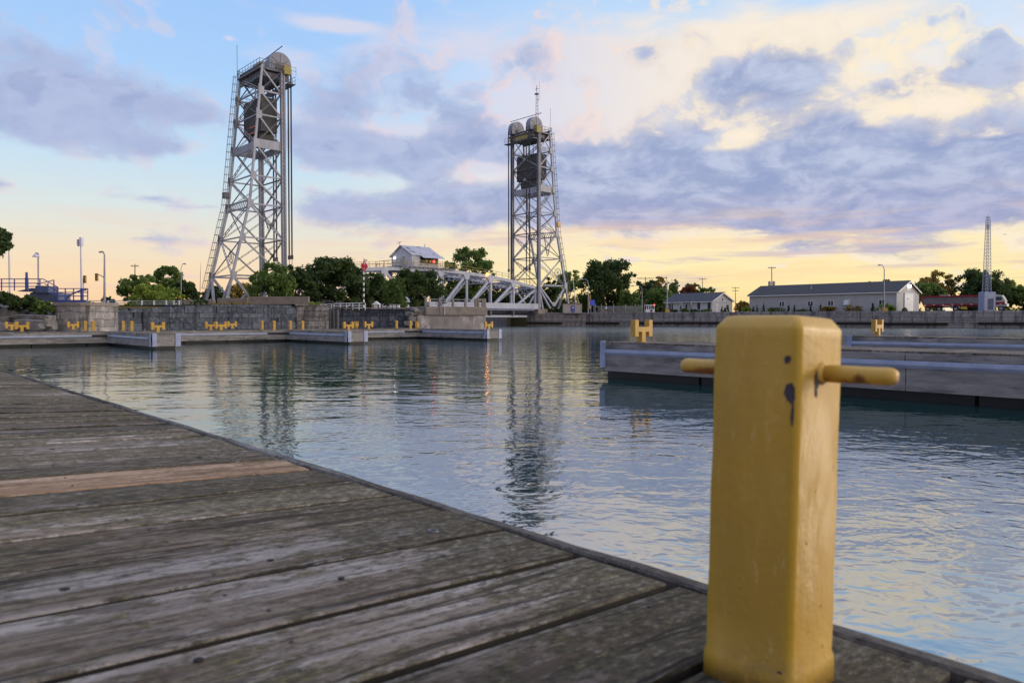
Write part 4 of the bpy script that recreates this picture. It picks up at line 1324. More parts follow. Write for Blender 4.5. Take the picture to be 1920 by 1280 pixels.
for k in range(13): mb.bar(Q(20.7 + k * .95, 4.0, 9.9), Q(20.7 + k * .95, 4.0, 10.4), .12)
mb.obj('cabin_platform', MT['steel_dark'], sp)
mb = MB()
for c0, c1 in (((20.8, 3.95), (32.0, 3.95)), ((20.8, -3.95), (20.8, 3.95)), ((32.0, -3.95), (32.0, 3.95))):
    L = math.hypot(c1[0] - c0[0], c1[1] - c0[1]); n = int(L / 1.2)
    for q in range(n + 1):
        f = q / n; a, p = c0[0] + (c1[0] - c0[0]) * f, c0[1] + (c1[1] - c0[1]) * f
        mb.bar(Q(a, p, 10.4), Q(a, p, 11.5), .06)
    for h_ in (.55, 1.1): mb.bar(Q(c0[0], c0[1], 10.4 + h_), Q(c1[0], c1[1], 10.4 + h_), .06)
mb.obj('platform_railing', MT['olive_paint'], sp)
# lit navigation lamp under the far half of the top chord
c = Q(40.0, 3.95, 9.75)
mb = MB(); mb.box(c + Z_ * .22, (.5, .5, .12), R3S); fx = mb.obj('lamp_bracket', MT['steel_dark'], sp)
mb = MB(); mb.lathe(c - Z_ * .16, [(.06, 0), (.2, .08), (.2, .26), (.1, .32)], 10); mb.obj('lamp', MT['amber_glow'], fx)

# control cabin in the middle of the span
cb = thing('control_cabin', 'small white metal roofed control cabin on top of the bridge span, red lamp lit', 'cabin', (Q(26.3, 0, 10.4)), math.atan2(S_.y, S_.x))
c0, c1, w2, zf, ze, zr = 23.6, 29.3, 3.1, 10.4, 12.45, 14.1
mb = MB()
mb.prism([Q(c0, -w2, zf), Q(c0, w2, zf), Q(c0, w2, ze), Q(c0, 0, zr), Q(c0, -w2, ze)], S_ * .12)
mb.prism([Q(c1 - .12, -w2, zf), Q(c1 - .12, w2, zf), Q(c1 - .12, w2, ze), Q(c1 - .12, 0, zr), Q(c1 - .12, -w2, ze)], S_ * .12)
mb.box(Q((c0 + c1) / 2, -w2 + .06, (zf + ze) / 2), (c1 - c0 - .26, .12, ze - zf), R3S)
mb.box(Q(c0 + .9, w2 - .06, (zf + ze) / 2), (1.5, .12, ze - zf), R3S)
mb.box(Q((c0 + c1) / 2, 1.0, (zf + ze) / 2 + .2), (c1 - c0 - .3, .1, ze - zf + .3), R3S)
mb.obj('wall', MT['cabin_wall'], cb)
mb = MB()
for sg in (-1, 1):
    q = [Q(c0 - .3, 0, zr + .1), Q(c1 + .3, 0, zr + .1), Q(c1 + .3, sg * (w2 + .35), ze - .08), Q(c0 - .3, sg * (w2 + .35), ze - .08)]
    mb.prism(q, Z_ * .1)
mb.obj('roof', MT['cabin_roof'], cb)
mb = MB(); mb.prism([Q(25.2, w2 + .2, ze - .02), Q(29.9, w2 + .2, ze - .02), Q(29.9, w2 + 1.15, ze - .5), Q(25.2, w2 + 1.15, ze - .5)], Z_ * .07); mb.obj('awning', MT['cabin_roof'], cb)
mb = MB(); mb.box(Q(27.2, w2 - .05, 10.75), (3.9, .1, .7), R3S); mb.obj('lower_panel', MT['cabin_wall'], cb)
mb = MB(); mb.box(Q(27.2, 1.5, 11.5), (3.7, .06, 1.5), R3S); mb.obj('window', MT['glass'], cb)
mb = MB()
for d in (25.3, 26.6, 27.9, 29.2): mb.bar(Q(d, w2 - .05, 11.1), Q(d, w2 - .05, ze), .1)
mb.obj('window_post', MT['cabin_wall'], cb)
mb = MB(); mb.box(Q(c0 - .03, .6, 11.35), (.06, .9, 1.9), R3S); mb.obj('door', MT['siding_grey'], cb)
mb = MB(); mb.box(Q(c0 - .03, -1.9, 11.5), (.06, 1.0, 1.2), R3S); mb.obj('sign_panel', MT['white'], cb)
mb = MB(); mb.box(Q(c0 - .1, -2.1, 12.15), (.16, .3, .2), R3S); mb.obj('wall_lamp', MT['white_glow'], cb)
for d, mt in ((28.0, 'red_glow'), (27.2, 'signal'), (26.4, 'signal')):
    mb = MB(); c = Q(d, w2 + .3, 11.45); mb.box(c, (.34, .2, .62), R3S); f_ = mb.obj('lamp_box', MT['signal_dark'], cb)
    mb = MB(); mb.lathe(c + P_ * .1, [(.22, 0), (.24, .04), (.15, .1)], 12, P_); mb.obj('lens', MT[mt], f_)
mb = MB(); mb.tube(Q(28.6, 0, zr), Q(28.6, 0, zr + .7), .1, None, 7); mb.obj('vent_pipe', MT['cabin_wall'], cb)
mb = MB(); mb.bar(Q(23.2, 0, zr), Q(23.2, 0, zr + .8), .05); mb.bar(Q(23.2, -.8, zr + .7), Q(23.2, .6, zr + .7), .04); mb.bar(Q(23.2, -.8, zr + .5), Q(23.2, .4, zr + .5), .04); mb.obj('antenna', MT['steel_dark'], cb)

# ---------------------------------------------------------------- trees and shrubs
def leaf_cloud(name, mat, parent, cents, rads, n, leaf, rng, flat=.8, droop=0.0):
    """many small leaf sprays gathered in clumps: quads, each with its own tint"""
    K = len(cents)
    wts = rads ** 2; wts = wts / wts.sum()
    idx = rng.choice(K, n, p=wts)
    d = rng.normal(size=(n, 3)); d /= np.linalg.norm(d, axis=1)[:, None]
    rr = rads[idx] * rng.random(n) ** .4 * (1.08 + .16 * rng.normal(size=n))
    c = cents[idx] + d * rr[:, None] * np.array([1, 1, flat])
    c[:, 2] -= droop * rng.random(n) * rads[idx]
    u = rng.normal(size=(n, 3)); u /= np.linalg.norm(u, axis=1)[:, None]
    if droop: u[:, 2] *= 2.5; u /= np.linalg.norm(u, axis=1)[:, None]
    v = np.cross(u, rng.normal(size=(n, 3))); v /= np.linalg.norm(v, axis=1)[:, None]
    s = leaf * rng.uniform(.5, 1.3, n)[:, None]
    asp = rng.uniform(.45, .8, n)[:, None]
    u = u * s; v = v * s * asp
    V = np.stack([c - u, c - v * .9 + u * .15, c + u, c + v * .9 - u * .1], 1).reshape(-1, 3)
    me = bpy.data.meshes.new(name)
    me.vertices.add(4 * n); me.vertices.foreach_set('co', V.ravel())
    me.loops.add(4 * n); me.loops.foreach_set('vertex_index', np.arange(4 * n, dtype=np.int32))
    me.polygons.add(n); me.polygons.foreach_set('loop_start', np.arange(0, 4 * n, 4, dtype=np.int32))
    try: me.polygons.foreach_set('loop_total', np.full(n, 4, dtype=np.int32))
    except Exception: pass
    me.update(calc_edges=True)
    ct = rng.random(K)
    t = np.clip(.55 * ct[idx] + .45 * rng.random(n), 0, 1)
    a = me.attributes.new('tint', 'FLOAT', 'POINT'); a.data.foreach_set('value', np.repeat(t, 4).astype(np.float32))
    me.materials.append(MT[mat])
    o = bpy.data.objects.new(name, me); COL.objects.link(o); o.parent = parent
    return o


def tree(name, label, px, Y, top, wpx, mat, gz_, cat='tree', n=4200, leaf=.30, low=.16, seed=None, shape='round', group='trees along the banks', droop=0.0, extra=None, ywide=1.0, dens=1.0):
    """base below pixel column px at depth Y; crown reaching pixel row top, wpx wide"""
    s = seed if seed is not None else int(px * 7 + Y)
    rng = np.random.default_rng(abs(s)); rnd = random.Random(s)
    x = (px - 960) / F * Y
    H = at(px, top, Y).z - gz_
    Wd = wpx / F * Y / 2
    t = thing(name, label, cat, (x, Y, gz_), 0, group, world=False)
    K = int(44 * dens)
    lob = rng.normal(size=(5, 3)); lob /= np.linalg.norm(lob, axis=1)[:, None]; amp = rng.uniform(-.28, .22, 5)
    irr = lambda q: 1 + float((amp * np.clip(lob @ (q / (np.linalg.norm(q) + 1e-6)), 0, 1) ** 2).sum())
    cs = []; rs = []
    zc = H * (low + 1) / 2; hz = H * (1 - low) / 2
    for k in range(K):
        d = rng.normal(size=3); d /= np.linalg.norm(d)
        rad = rng.random() ** .4 * .86
        p = d * rad
        if low < .12 and p[2] < 0 and shape != 'cone':     # skirts reach the ground
            f = 1 / max(.45, math.hypot(d[0], d[1])); p[0] *= min(f, 1.5); p[1] *= min(f, 1.5); p[2] *= 1.15
        if shape == 'cone':
            zz = rng.random() ** 1.2; p = np.array([d[0] * (1 - zz) * .75, d[1] * (1 - zz) * .75, zz * 1.9 - 1.0]); r_ = .20 * (1.25 - zz)
        elif shape == 'tall':
            p[0] *= .8; r_ = rng.uniform(.16, .30)
        elif shape == 'loose':
            p = d * rng.random() ** .33 * .85; r_ = rng.uniform(.12, .24)
        else:
            r_ = rng.uniform(.13, .27) * (1.15 - .3 * max(p[2], 0))
        p = p * irr(p)
        cs.append((p[0] * Wd, p[1] * Wd * ywide, zc + p[2] * hz)); rs.append(r_ * min(Wd, hz * 1.1))
    # a few sprays breaking the outline
    for k in range(int(K * .8)):
        d = rng.normal(size=3); d /= np.linalg.norm(d); d[2] = abs(d[2]) * .9 - .25
        if shape == 'cone': continue
        f = rng.uniform(.84, 1.06) * irr(d)
        cs.append((d[0] * Wd * f, d[1] * Wd * ywide * f, zc + d[2] * hz * f)); rs.append(rng.uniform(.06, .13) * min(Wd, hz))
    cs = np.array(cs); rs = np.array(rs)
    leaf_cloud('crown', mat, t, cs, rs, int(n * 1.5), leaf, rng, droop=droop)
    if H > 2.2:
        mb = MB()
        lean = rnd.uniform(-.04, .04) * H
        r0 = max(.09, H * .018)
        top_ = Vector((lean, 0, H * .62))
        mb.tube((0, 0, -.3), (lean * .3, 0, H * .25), r0 * 1.25, r0 * .9, 7); mb.tube((lean * .3, 0, H * .25), top_, r0 * .9, r0 * .35, 7)
        for k in range(9):
            c = Vector(cs[rnd.randrange(K)]); f = rnd.uniform(.18, .6)
            b0 = Vector((0, 0, 0)).lerp(top_, f)
            md = b0.lerp(c, .55) + Vector((0, 0, .05 * H))
            mb.tube(b0, md, r0 * .42, r0 * .25, 5); mb.tube(md, c, r0 * .25, r0 * .08, 5)
        mb.obj('trunk', MT['bark'], t)
    return t


GL, GR = 2.55, 2.72
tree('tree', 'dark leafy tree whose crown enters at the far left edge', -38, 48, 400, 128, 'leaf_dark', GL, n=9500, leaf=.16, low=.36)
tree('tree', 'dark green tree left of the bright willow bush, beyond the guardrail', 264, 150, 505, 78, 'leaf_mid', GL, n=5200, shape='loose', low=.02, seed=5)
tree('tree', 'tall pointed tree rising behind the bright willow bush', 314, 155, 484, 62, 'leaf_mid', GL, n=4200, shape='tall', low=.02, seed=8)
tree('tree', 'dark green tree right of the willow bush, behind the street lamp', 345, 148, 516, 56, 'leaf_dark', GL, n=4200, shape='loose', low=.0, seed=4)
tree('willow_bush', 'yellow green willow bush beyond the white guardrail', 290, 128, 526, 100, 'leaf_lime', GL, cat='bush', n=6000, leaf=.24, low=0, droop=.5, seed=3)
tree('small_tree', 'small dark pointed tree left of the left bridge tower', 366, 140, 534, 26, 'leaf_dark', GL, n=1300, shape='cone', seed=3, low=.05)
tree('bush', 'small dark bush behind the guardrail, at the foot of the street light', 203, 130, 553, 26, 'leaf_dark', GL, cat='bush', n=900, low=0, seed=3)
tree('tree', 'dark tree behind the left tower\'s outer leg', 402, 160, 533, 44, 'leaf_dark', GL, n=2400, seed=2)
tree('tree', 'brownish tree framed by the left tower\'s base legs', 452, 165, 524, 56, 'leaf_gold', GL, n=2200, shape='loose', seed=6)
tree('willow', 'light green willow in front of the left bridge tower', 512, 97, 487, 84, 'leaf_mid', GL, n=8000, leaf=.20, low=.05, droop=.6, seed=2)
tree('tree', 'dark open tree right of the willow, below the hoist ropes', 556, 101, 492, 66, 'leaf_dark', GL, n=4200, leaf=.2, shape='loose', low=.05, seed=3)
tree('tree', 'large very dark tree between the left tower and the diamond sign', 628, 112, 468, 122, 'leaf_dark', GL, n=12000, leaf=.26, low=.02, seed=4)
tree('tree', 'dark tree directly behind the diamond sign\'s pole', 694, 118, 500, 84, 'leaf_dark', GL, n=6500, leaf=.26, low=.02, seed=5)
tree('willow', 'grey green drooping willow in front of the span\'s left half', 742, 99, 512, 50, 'leaf_mid', GL, n=4200, leaf=.2, low=.0, droop=.7, seed=6)
tree('tree', 'dark bushy tree in front of the bridge span below the cabin', 786, 103, 495, 96, 'leaf_dark', GL, n=8500, leaf=.22, low=.04, seed=7)
tree('tree', 'broad green tree above the truss, behind the bridge span', 886, 190, 455, 90, 'leaf_mid', GR, n=6500, leaf=.34, shape='loose', seed=11, low=.2)
tree('tree', 'slim tree beside the control cabin, behind the bridge span', 842, 190, 477, 36, 'leaf_mid', GR, n=2200, shape='loose', seed=12)
for i, (px, top, wd, lab) in enumerate(((705, 545, 70, 'dark tree low behind the bridge span, far left of the row'), (765, 540, 70, 'dark tree behind the span, hidden mostly by the bushy tree'),
                                  (838, 532, 70, 'dark tree seen through the span truss, left of the pier railing posts'),
                                  (893, 525, 66, 'dark tree seen through the span truss above the pier railing'), (942, 516, 62, 'dark tree seen through the truss left of the far tower'),
                                  (990, 530, 60, 'dark tree directly behind the far tower\'s front columns'))):
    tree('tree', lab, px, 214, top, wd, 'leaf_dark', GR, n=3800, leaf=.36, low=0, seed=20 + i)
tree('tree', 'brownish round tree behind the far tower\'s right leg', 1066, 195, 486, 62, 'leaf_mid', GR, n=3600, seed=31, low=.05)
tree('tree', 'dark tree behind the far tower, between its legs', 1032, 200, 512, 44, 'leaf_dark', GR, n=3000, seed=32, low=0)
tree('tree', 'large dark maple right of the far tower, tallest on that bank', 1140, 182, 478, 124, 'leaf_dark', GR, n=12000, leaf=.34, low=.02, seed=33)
tree('tree', 'yellow green tree at the right foot of the large maple', 1178, 176, 540, 46, 'leaf_mid', GR, n=2800, seed=34, low=0)
tree('tree', 'dark tree behind the chain link fence\'s right end', 1216, 196, 517, 70, 'leaf_dark', GR, n=3400, seed=35, low=0)
tree('tree', 'thin airy tree top above the tree row, left of the light pole', 1237, 215, 511, 30, 'leaf_gold', GR, n=1500, shape='loose', seed=36)
tree('tree', 'tall slim tree right of the light pole by the white bungalow', 1264, 225, 509, 26, 'leaf_mid', GR, n=1300, shape='tall', seed=37)
tree('tree', 'dark green bushy tree at the left end of the white bungalow', 1238, 186, 533, 62, 'leaf_mid', GR, n=3400, seed=38, low=0)
tree('tree', 'russet tree behind the white bungalow\'s roof', 1288, 200, 528, 46, 'leaf_rust', GR, n=2800, seed=39, low=0)
tree('tree', 'green tree behind the bungalow roof, right of the russet tree', 1298, 212, 521, 36, 'leaf_mid', GR, n=2200, seed=40, shape='loose')
tree('tree', 'dark tree behind the ridge of the white bungalow', 1328, 205, 535, 36, 'leaf_mid', GR, n=2200, seed=41, low=0)
for i, (px, top, wd, lab) in enumerate(((1385, 563, 18, 'distant little tree between the two buildings, left'), (1396, 560, 20, 'distant little tree between the two buildings, right'),
                                        (1410, 564, 18, 'distant little tree just left of the long grey building'))):
    tree('tree', lab, px, 420, top, wd, 'leaf_gold', GR, n=900, leaf=.5, seed=50 + i, shape='loose', low=0)
tree('tree', 'golden tree top above the long building\'s roof, left', 1632, 230, 523, 22, 'leaf_gold', GR, n=900, shape='loose', seed=61, low=.5)
tree('tree', 'golden tree top above the long building\'s roof, nearer the gable', 1658, 230, 522, 30, 'leaf_gold', GR, n=1200, shape='loose', seed=62, low=.5)
tree('tree', 'golden tree lit by the sunset behind the red trailer', 1752, 172, 500, 76, 'leaf_gold', GR, n=4200, shape='loose', seed=63, low=.1)  # the sunset light on this crown is put into its gold leaf colour
tree('tree', 'dull green tree beside the long building\'s gable, behind the trailer', 1738, 160, 523, 66, 'leaf_mid', GR, n=4200, seed=64, low=0)
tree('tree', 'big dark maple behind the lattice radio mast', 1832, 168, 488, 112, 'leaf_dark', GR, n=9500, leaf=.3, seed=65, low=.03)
tree('tree', 'green tree right of the dark maple, behind the truck cab', 1884, 172, 516, 66, 'leaf_mid', GR, n=3600, seed=66, low=0)
tree('tree', 'low green tree at the right edge of the far bank', 1918, 165, 530, 72, 'leaf_mid', GR, n=3200, seed=67, low=0)


# ---------------------------------------------------------------- left bank masonry
def wall(name, label, A, Bp, z0, z1, thick, mat, cat='wall', zt=None, group=None, back=True):
    """straight masonry length from A to B (plan), local x along it, face on the local -y side"""
    A = Vector((A[0], A[1], 0)); Bp = Vector((Bp[0], Bp[1], 0))
    M = frame(A, Bp - A, Z_.cross(Bp - A))
    t = thing(name, label, cat, M=M, world=False, group=group)
    L = (Bp - A).length
    mb = MB()
    prof = zt or [(0, z1), (1, z1)]
    pts = [(0, .12, z0), (L, .12, z0)] + [(f * L, .12, z - .05) for f, z in reversed(prof)]
    mb.prism(pts, (0, thick, 0))
    mb.obj('core', MT['black'] if mat == 'blocks_blue' else MT['stone_warm'], t)
    rr_w = random.Random(int(L * 100)); mb = MB()
    z = z0
    top = lambda x: np.interp(x / L, [p_[0] for p_ in prof], [p_[1] for p_ in prof])
    while z < max(p_[1] for p_ in prof) - .12:
        hgt = rr_w.uniform(.40, .66); x = -rr_w.uniform(0, 1.0)
        while x < L:
            w_ = rr_w.uniform(.8, 2.3); x0, x1 = max(0, x), min(L, x + w_)
            zt = min(z + hgt, top((x0 + x1) / 2))
            if x1 - x0 > .15 and zt - z > .12:
                mb.val = rr_w.random(); j = lambda a=.015: rr_w.uniform(-a, a)
                yf = rr_w.uniform(-.05, .06); g_ = .012
                if rr_w.random() < .05: yf = .10
                q0 = [(x0 + g_, yf + j(), z + g_ + j()), (x1 - g_, yf + j(), z + g_ + j()), (x1 - g_, .3, z + g_), (x0 + g_, .3, z + g_)]
                q1 = [(x0 + g_, yf + j(), zt - g_ + j()), (x1 - g_, yf + j(), zt - g_ + j()), (x1 - g_, .3, zt - g_), (x0 + g_, .3, zt - g_)]
                mb.hexa([Vector(v) for v in q0], [Vector(v) for v in q1])
            x += w_
        z += hgt
    mb.obj('masonry', MT[mat], t, bevel=.02)
    return t, L


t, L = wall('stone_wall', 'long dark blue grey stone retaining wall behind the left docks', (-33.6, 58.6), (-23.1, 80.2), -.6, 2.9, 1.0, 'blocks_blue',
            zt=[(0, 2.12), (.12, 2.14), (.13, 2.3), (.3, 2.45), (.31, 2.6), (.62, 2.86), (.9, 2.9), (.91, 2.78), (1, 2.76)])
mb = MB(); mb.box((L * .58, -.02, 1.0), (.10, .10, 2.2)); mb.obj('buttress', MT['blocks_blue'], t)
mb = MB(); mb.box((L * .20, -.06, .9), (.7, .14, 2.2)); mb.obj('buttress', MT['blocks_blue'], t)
t, L = wall('stone_wall', 'block of warm grey stone beside the recess in the left bank', (-23.4, 79.4), (-20.2, 80.6), -.6, 2.8, 2.6, 'blocks_warm', zt=[(0, 2.72), (.25, 2.80), (.9, 2.74), (1, 2.55)])
mb = MB(); mb.prism([(-.1, -.08, 2.83), (1.4, -.08, 2.84), (1.45, .9, 2.84), (-.1, .9, 2.83)], (0, 0, .22)); mb.obj('coping', MT['stone_warm'], t)
mb = MB(); mb.prism([(1.5, -.06, 2.76), (3.3, -.05, 2.72), (3.3, .9, 2.72), (1.5, .9, 2.76)], (0, 0, .2)); mb.obj('coping', MT['stone_warm'], t)
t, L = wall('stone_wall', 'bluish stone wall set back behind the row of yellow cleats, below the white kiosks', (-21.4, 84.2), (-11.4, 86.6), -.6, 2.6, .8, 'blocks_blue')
mb = MB(); mb.box((L / 2 + .4, .1, 2.68), (L - 1.0, .9, .14)); mb.obj('coping', MT['stone_warm'], t)
for i, (px, lab) in enumerate(((619, 'leftmost weathered timber pile in the wall recess'), (626, 'middle weathered timber pile in the wall recess'), (633, 'rightmost weathered timber pile in the wall recess'))):
    p = at(px, 600, 83.0)
    t = thing('timber_pile', lab, 'pile', (p.x, 83.0, -.5), 0, 'timber piles in the recess', world=False)
    mb = MB(); mb.lathe((0, 0, 0), [(.17, 0), (.16, 2.6), (.15, 2.95), (.1, 3.0)], 9); mb.obj('pile', MT['old_pile'], t)
# concrete pier with railing
PA, PB = Vector((-11.2, 86.2, 0)), Vector((-3.2, 90.2, 0))
M = frame(PA, PB - PA, Z_.cross(PB - PA)); PL = (PB - PA).length
pier = thing('concrete_pier', 'stained concrete pier with a rounded upper lip at the bridge\'s left end', 'pier', M=M, world=False)
mb = MB(); mb.box((PL / 2, 3.0, .4), (PL, 6.0, 2.9)); mb.obj('body', MT['concrete_pier'], pier, bevel=.12)
mb = MB(); mb.prism([(1.0, -.22, 1.86), (PL + .12, -.22, 1.86), (PL + .12, 6.0, 1.86), (1.0, 6.0, 1.86)], (0, 0, 1.06)); mb.obj('upper_wall', MT['concrete'], pier, bevel=.16)
mb = MB(); mb.box((.4, 2.6, 2.2), (1.3, 4.6, .7)); mb.obj('step', MT['stone_warm'], pier, bevel=.05)
rl = thing('railing', 'pale concrete post and pipe railing on top of the concrete pier', 'railing', M=M, world=False)
for x in (1.15, 2.9, 4.6, 6.25, 7.6, 7.95, 8.55, 8.85):
    mb = MB(); mb.box((x, .15, 3.42), (.26, .26, 1.0)); mb.obj('post', MT['concrete'], rl, bevel=.03)
for z in (3.18, 3.46, 3.76):
    mb = MB(); mb.tube((1.0, .15, z), (8.9, .15, z), .045, None, 6); mb.obj('rail', MT['pole'], rl)
for i, (x, ln, lab) in enumerate(((2.75, .0, 'dark handrail hoop hanging over the pier edge, left one'), (3.35, -.5, 'dark handrail hoop hanging over the pier edge, right one'))):
    t = thing('ladder_hoop', lab, 'handrail', M=M, world=False, group='handrail hoops on the pier')
    mb = MB(); mb.path([(x, -.28, 1.9), (x, -.28, 2.75), (x + ln, .0, 3.1 + .5 * i), (x + ln, .35, 3.0 + .5 * i)], .05, 6); mb.obj('hoop', MT['steel_dark'] if i == 0 else MT['pole'], t)
# rubble between wall and pier
rr = random.Random(9)


def rock(c, size, rot, mb, rnd):
    bm = bmesh.new(); bmesh.ops.create_icosphere(bm, subdivisions=2, radius=.5)
    Rm = Matrix.Rotation(rot, 3, 'Z') @ Matrix.Rotation(rnd.uniform(-.25, .25), 3, 'Y')
    for v in bm.verts:
        q = v.co.copy()
        for i in range(3): q[i] = max(-.36, min(.36, q[i] * (1.15 + .12 * math.sin(5 * q[(i + 1) % 3] + rot * 3))))
        v.co = q
    vs = [Vector(c) + Rm @ Vector((v.co.x * size[0] * 1.38, v.co.y * size[1] * 1.38, v.co.z * size[2] * 1.38)) for v in bm.verts]
    mb.add(vs, [tuple(v.index for v in f.verts) for f in bm.faces]); bm.free()


for i, (px, py, w_, h_, lab) in enumerate(((768, 588, .8, .5, 'upper rubble stone in the gap left of the concrete pier'), (772, 597, .9, .6, 'middle rubble stone in the gap left of the concrete pier'),
                                           (766, 606, 1.0, .6, 'lower rubble stone in the gap left of the concrete pier'), (777, 580, .7, .4, 'top rubble stone in the gap left of the concrete pier'))):
    p = at(px, py, 85.6); mb = MB(); rock(p, (w_, .9, h_), rr.uniform(0, 3), mb, rr)
    tag(mb.obj('rock', MT['rock']), lab, 'rock', 'rubble beside the pier')
# parapet blocks in front of the left tower
for (x0, x1, top, bot, Y, lab) in ((344, 401, 562.5, 574, 92, 'brownish concrete parapet block overgrown at the foot, left of the left tower'),
                                   (407, 464, 559, 573, 93, 'brownish concrete parapet block under the left tower\'s base'),
                                   (465.5, 578, 556, 573, 91, 'longest brownish concrete parapet block, below the light green willow')):
    a = at(x0, bot, Y); b_ = at(x1, bot, Y); zt = at(x0, top, Y).z
    mb = MB(); mb.box(((a.x + b_.x) / 2, Y + .35, (zt + 2.4) / 2), (b_.x - a.x, .7, zt - 2.4))
    tag(mb.obj('parapet_block', MT['concrete'], bevel=.05), lab, 'parapet', 'concrete parapet blocks by the tower')
# rising ground under the parapets
mb = MB(); pts = [(-46, 62.5), (-34.0, 61.0), (-24.2, 81.2), (-23.6, 86), (-30, 99), (-46, 99)]
mb.add([(x, y, 2.56 if i < 2 else 3.05) for i, (x, y) in enumerate(pts)], [tuple(range(6))])
struct(mb.obj('grass_slope', MT['grass']))
# wild growth on the wall tops
for (px, py, Y, wpx, top, mat, lab) in ((168, 580, 60, 26, 564, 'leaf_lime', 'bright green weed clump by the rounded abutment'), (246, 580, 66, 24, 565, 'leaf_mid', 'green weed clump before the guardrail'),
                                        (226, 588, 61.4, 22, 581, 'leaf_mid', 'dark weed clump hanging over the stone wall'), (374, 572, 86, 40, 561, 'leaf_dark', 'dark shrub before the left parapet block'),
                                        (455, 574, 84, 60, 567, 'leaf_gold', 'yellow brown weeds along the wall top below the parapet'), (590, 574, 88, 30, 566, 'leaf_lime', 'yellow green weeds right of the longest parapet'),
                                        (672, 582, 85, 10, 576, 'leaf_mid', 'little weed on the wall below the diamond sign'),
                                        (415, 575, 82, 50, 568, 'leaf_gold', 'yellow brown weeds along the wall top, left of the tower base')):
    g = at(px, py, Y)
    tree('weed_clump', lab, px, Y, top, wpx, mat, g.z, cat='plant', n=500, leaf=.13, low=0, group='weeds on the left bank', dens=.6)
# rounded abutment
cx = at(134, 600, 52).x
ab = thing('stone_abutment', 'pale rounded stone abutment carrying a blue railing, at left', 'abutment', (cx, 52, 0), 0, world=False)
hw = (172 - 96) / F * 52 / 2
mb = MB()
outl = [(-hw, 3.5), (-hw, .35), (-hw + .2, .12), (0, 0), (hw * .45, .02), (hw * .78, .3), (hw * .95, .8), (hw, 1.4), (hw, 3.5)]
mb.prism([(x, y, -.6) for x, y in outl], (0, 0, 2.95)); mb.obj('masonry', MT['stone_light'], ab)
mb = MB(); mb.prism([(x * 1.05, y * 1.02 - .09, 2.352) for x, y in outl], (0, 0, .25)); mb.obj('coping', MT['concrete'], ab, bevel=.04)
# broken rocks and slabs left of it
for i, (px, py, Y, sz, rot, lab) in enumerate(((62, 596, 50.5, (2.5, 1.2, .45), .15, 'long tilted stone slab, uppermost of the broken rocks at left'), (64, 605, 49.5, (2.2, 1.1, .42), .1, 'pale stone slab lying below the long tilted one'),
                                               (69, 613.5, 48.8, (.75, .7, .42), .4, 'small rounded boulder by the far left dock'), (4, 601, 50, (1.0, 1.0, .5), 0, 'cut stone block at the left edge'),
                                               (6, 612, 49, (1.2, 1, .55), .3, 'dark stone under the cut block at the left edge'), (14, 586, 52, (1.7, 1.2, .7), .7, 'rough rock high on the left slope'),
                                               (36, 588, 52.4, (1.1, 1, .5), 1.2, 'dark rock under the left bushes'), (34, 597, 51.6, (.8, .8, .5), 1.9, 'rough rock wedged behind the tilted slab'),
                                               (92, 611, 50.6, (.8, .7, .7), .2, 'dark stone in the corner by the abutment'), (28, 610, 49.4, (.9, .8, .5), 2.2, 'rough rock behind the left cleats'))):
    p = at(px, py, Y); mb = MB(); rock(p, sz, rot * .3, mb, rr)
    tag(mb.obj('rock', MT['rock']), lab, 'rock', 'broken rocks at the left shore')
mb = MB(); mb.add([(-48, 47.5, -.3), (at(95, 620, 50).x, 50.2, -.3), (at(97, 600, 53).x, 54.5, 2.56), (-48, 54.5, 2.56)], [(0, 1, 2, 3)])
struct(mb.obj('rocky_slope', MT['rock']))
for (px, Y, top, wpx, mat, gy, lab) in ((8, 51.5, 541, 60, 'leaf_dark', 580, 'dark green shrub at the left edge below the railing'), (46, 52, 552, 62, 'leaf_dark', 584, 'dark green shrub below the grey blue machinery'),
                                        (84, 52.2, 560, 50, 'leaf_mid', 590, 'green shrub against the abutment\'s left side')):
    tree('shrub', lab, px, Y, top, wpx, mat, at(px, gy, Y).z, cat='bush', n=2600, leaf=.11, low=-.05, group='shrubs on the left slope')

# ---------------------------------------------------------------- blue platform, lamps, signals at left
def pipes(mb, pts, Y, rad=.03):
    mb.path([at(x, y, Y) for x, y in pts], rad, 5)


br = thing('stair_railing', 'blue pipe railing with steps beside the left abutment', 'railing', at(108, 563, 54), 0)
for nm, runs in (('rail', [[(-20, 523), (81, 523), (108, 538)], [(-20, 531), (78, 531)], [(-20, 537), (76, 537)], [(107, 541), (164.5, 541)], [(108, 548), (164.5, 548)], [(108, 555), (164.5, 555)],
                           [(69, 533), (101, 525)], [(76, 541), (108, 556)], [(84, 532), (108, 546)]]),
                 ('rail_post', [[(27, 523), (27, 545)], [(75, 523), (75, 545)], [(101, 525), (101, 548)], [(108.5, 538), (108.5, 563)], [(122.5, 541), (122.5, 563)], [(138, 541), (138, 563)],
                                [(154, 541), (154, 563)], [(164.5, 541), (164.5, 563.5)], [(90, 530), (90, 545)], [(3, 523), (3, 545)], [(52, 523), (52, 545)]])):
    for run in runs:
        mb = MB(); pipes(mb, run, 54, .034 if nm == 'rail' else .042); mb.obj(nm, MT['blue_paint'], br)
mb = MB(); a, b_ = at(108, 564.5, 54), at(165, 564.5, 54); mb.box(((a.x + b_.x) / 2, 53.8, a.z), (b_.x - a.x, .3, .16)); mb.obj('kerb', MT['blue_paint'], br)
mb = MB(); pipes(mb, [(124, 561), (131, 553), (150, 545), (162, 543)], 54.3, .06); mb.obj('brace', MT['blue_paint'], br)
mc = thing('machinery_block', 'grey blue sloped machinery block behind the blue railing', 'machinery', at(80, 564, 55.5), 0)
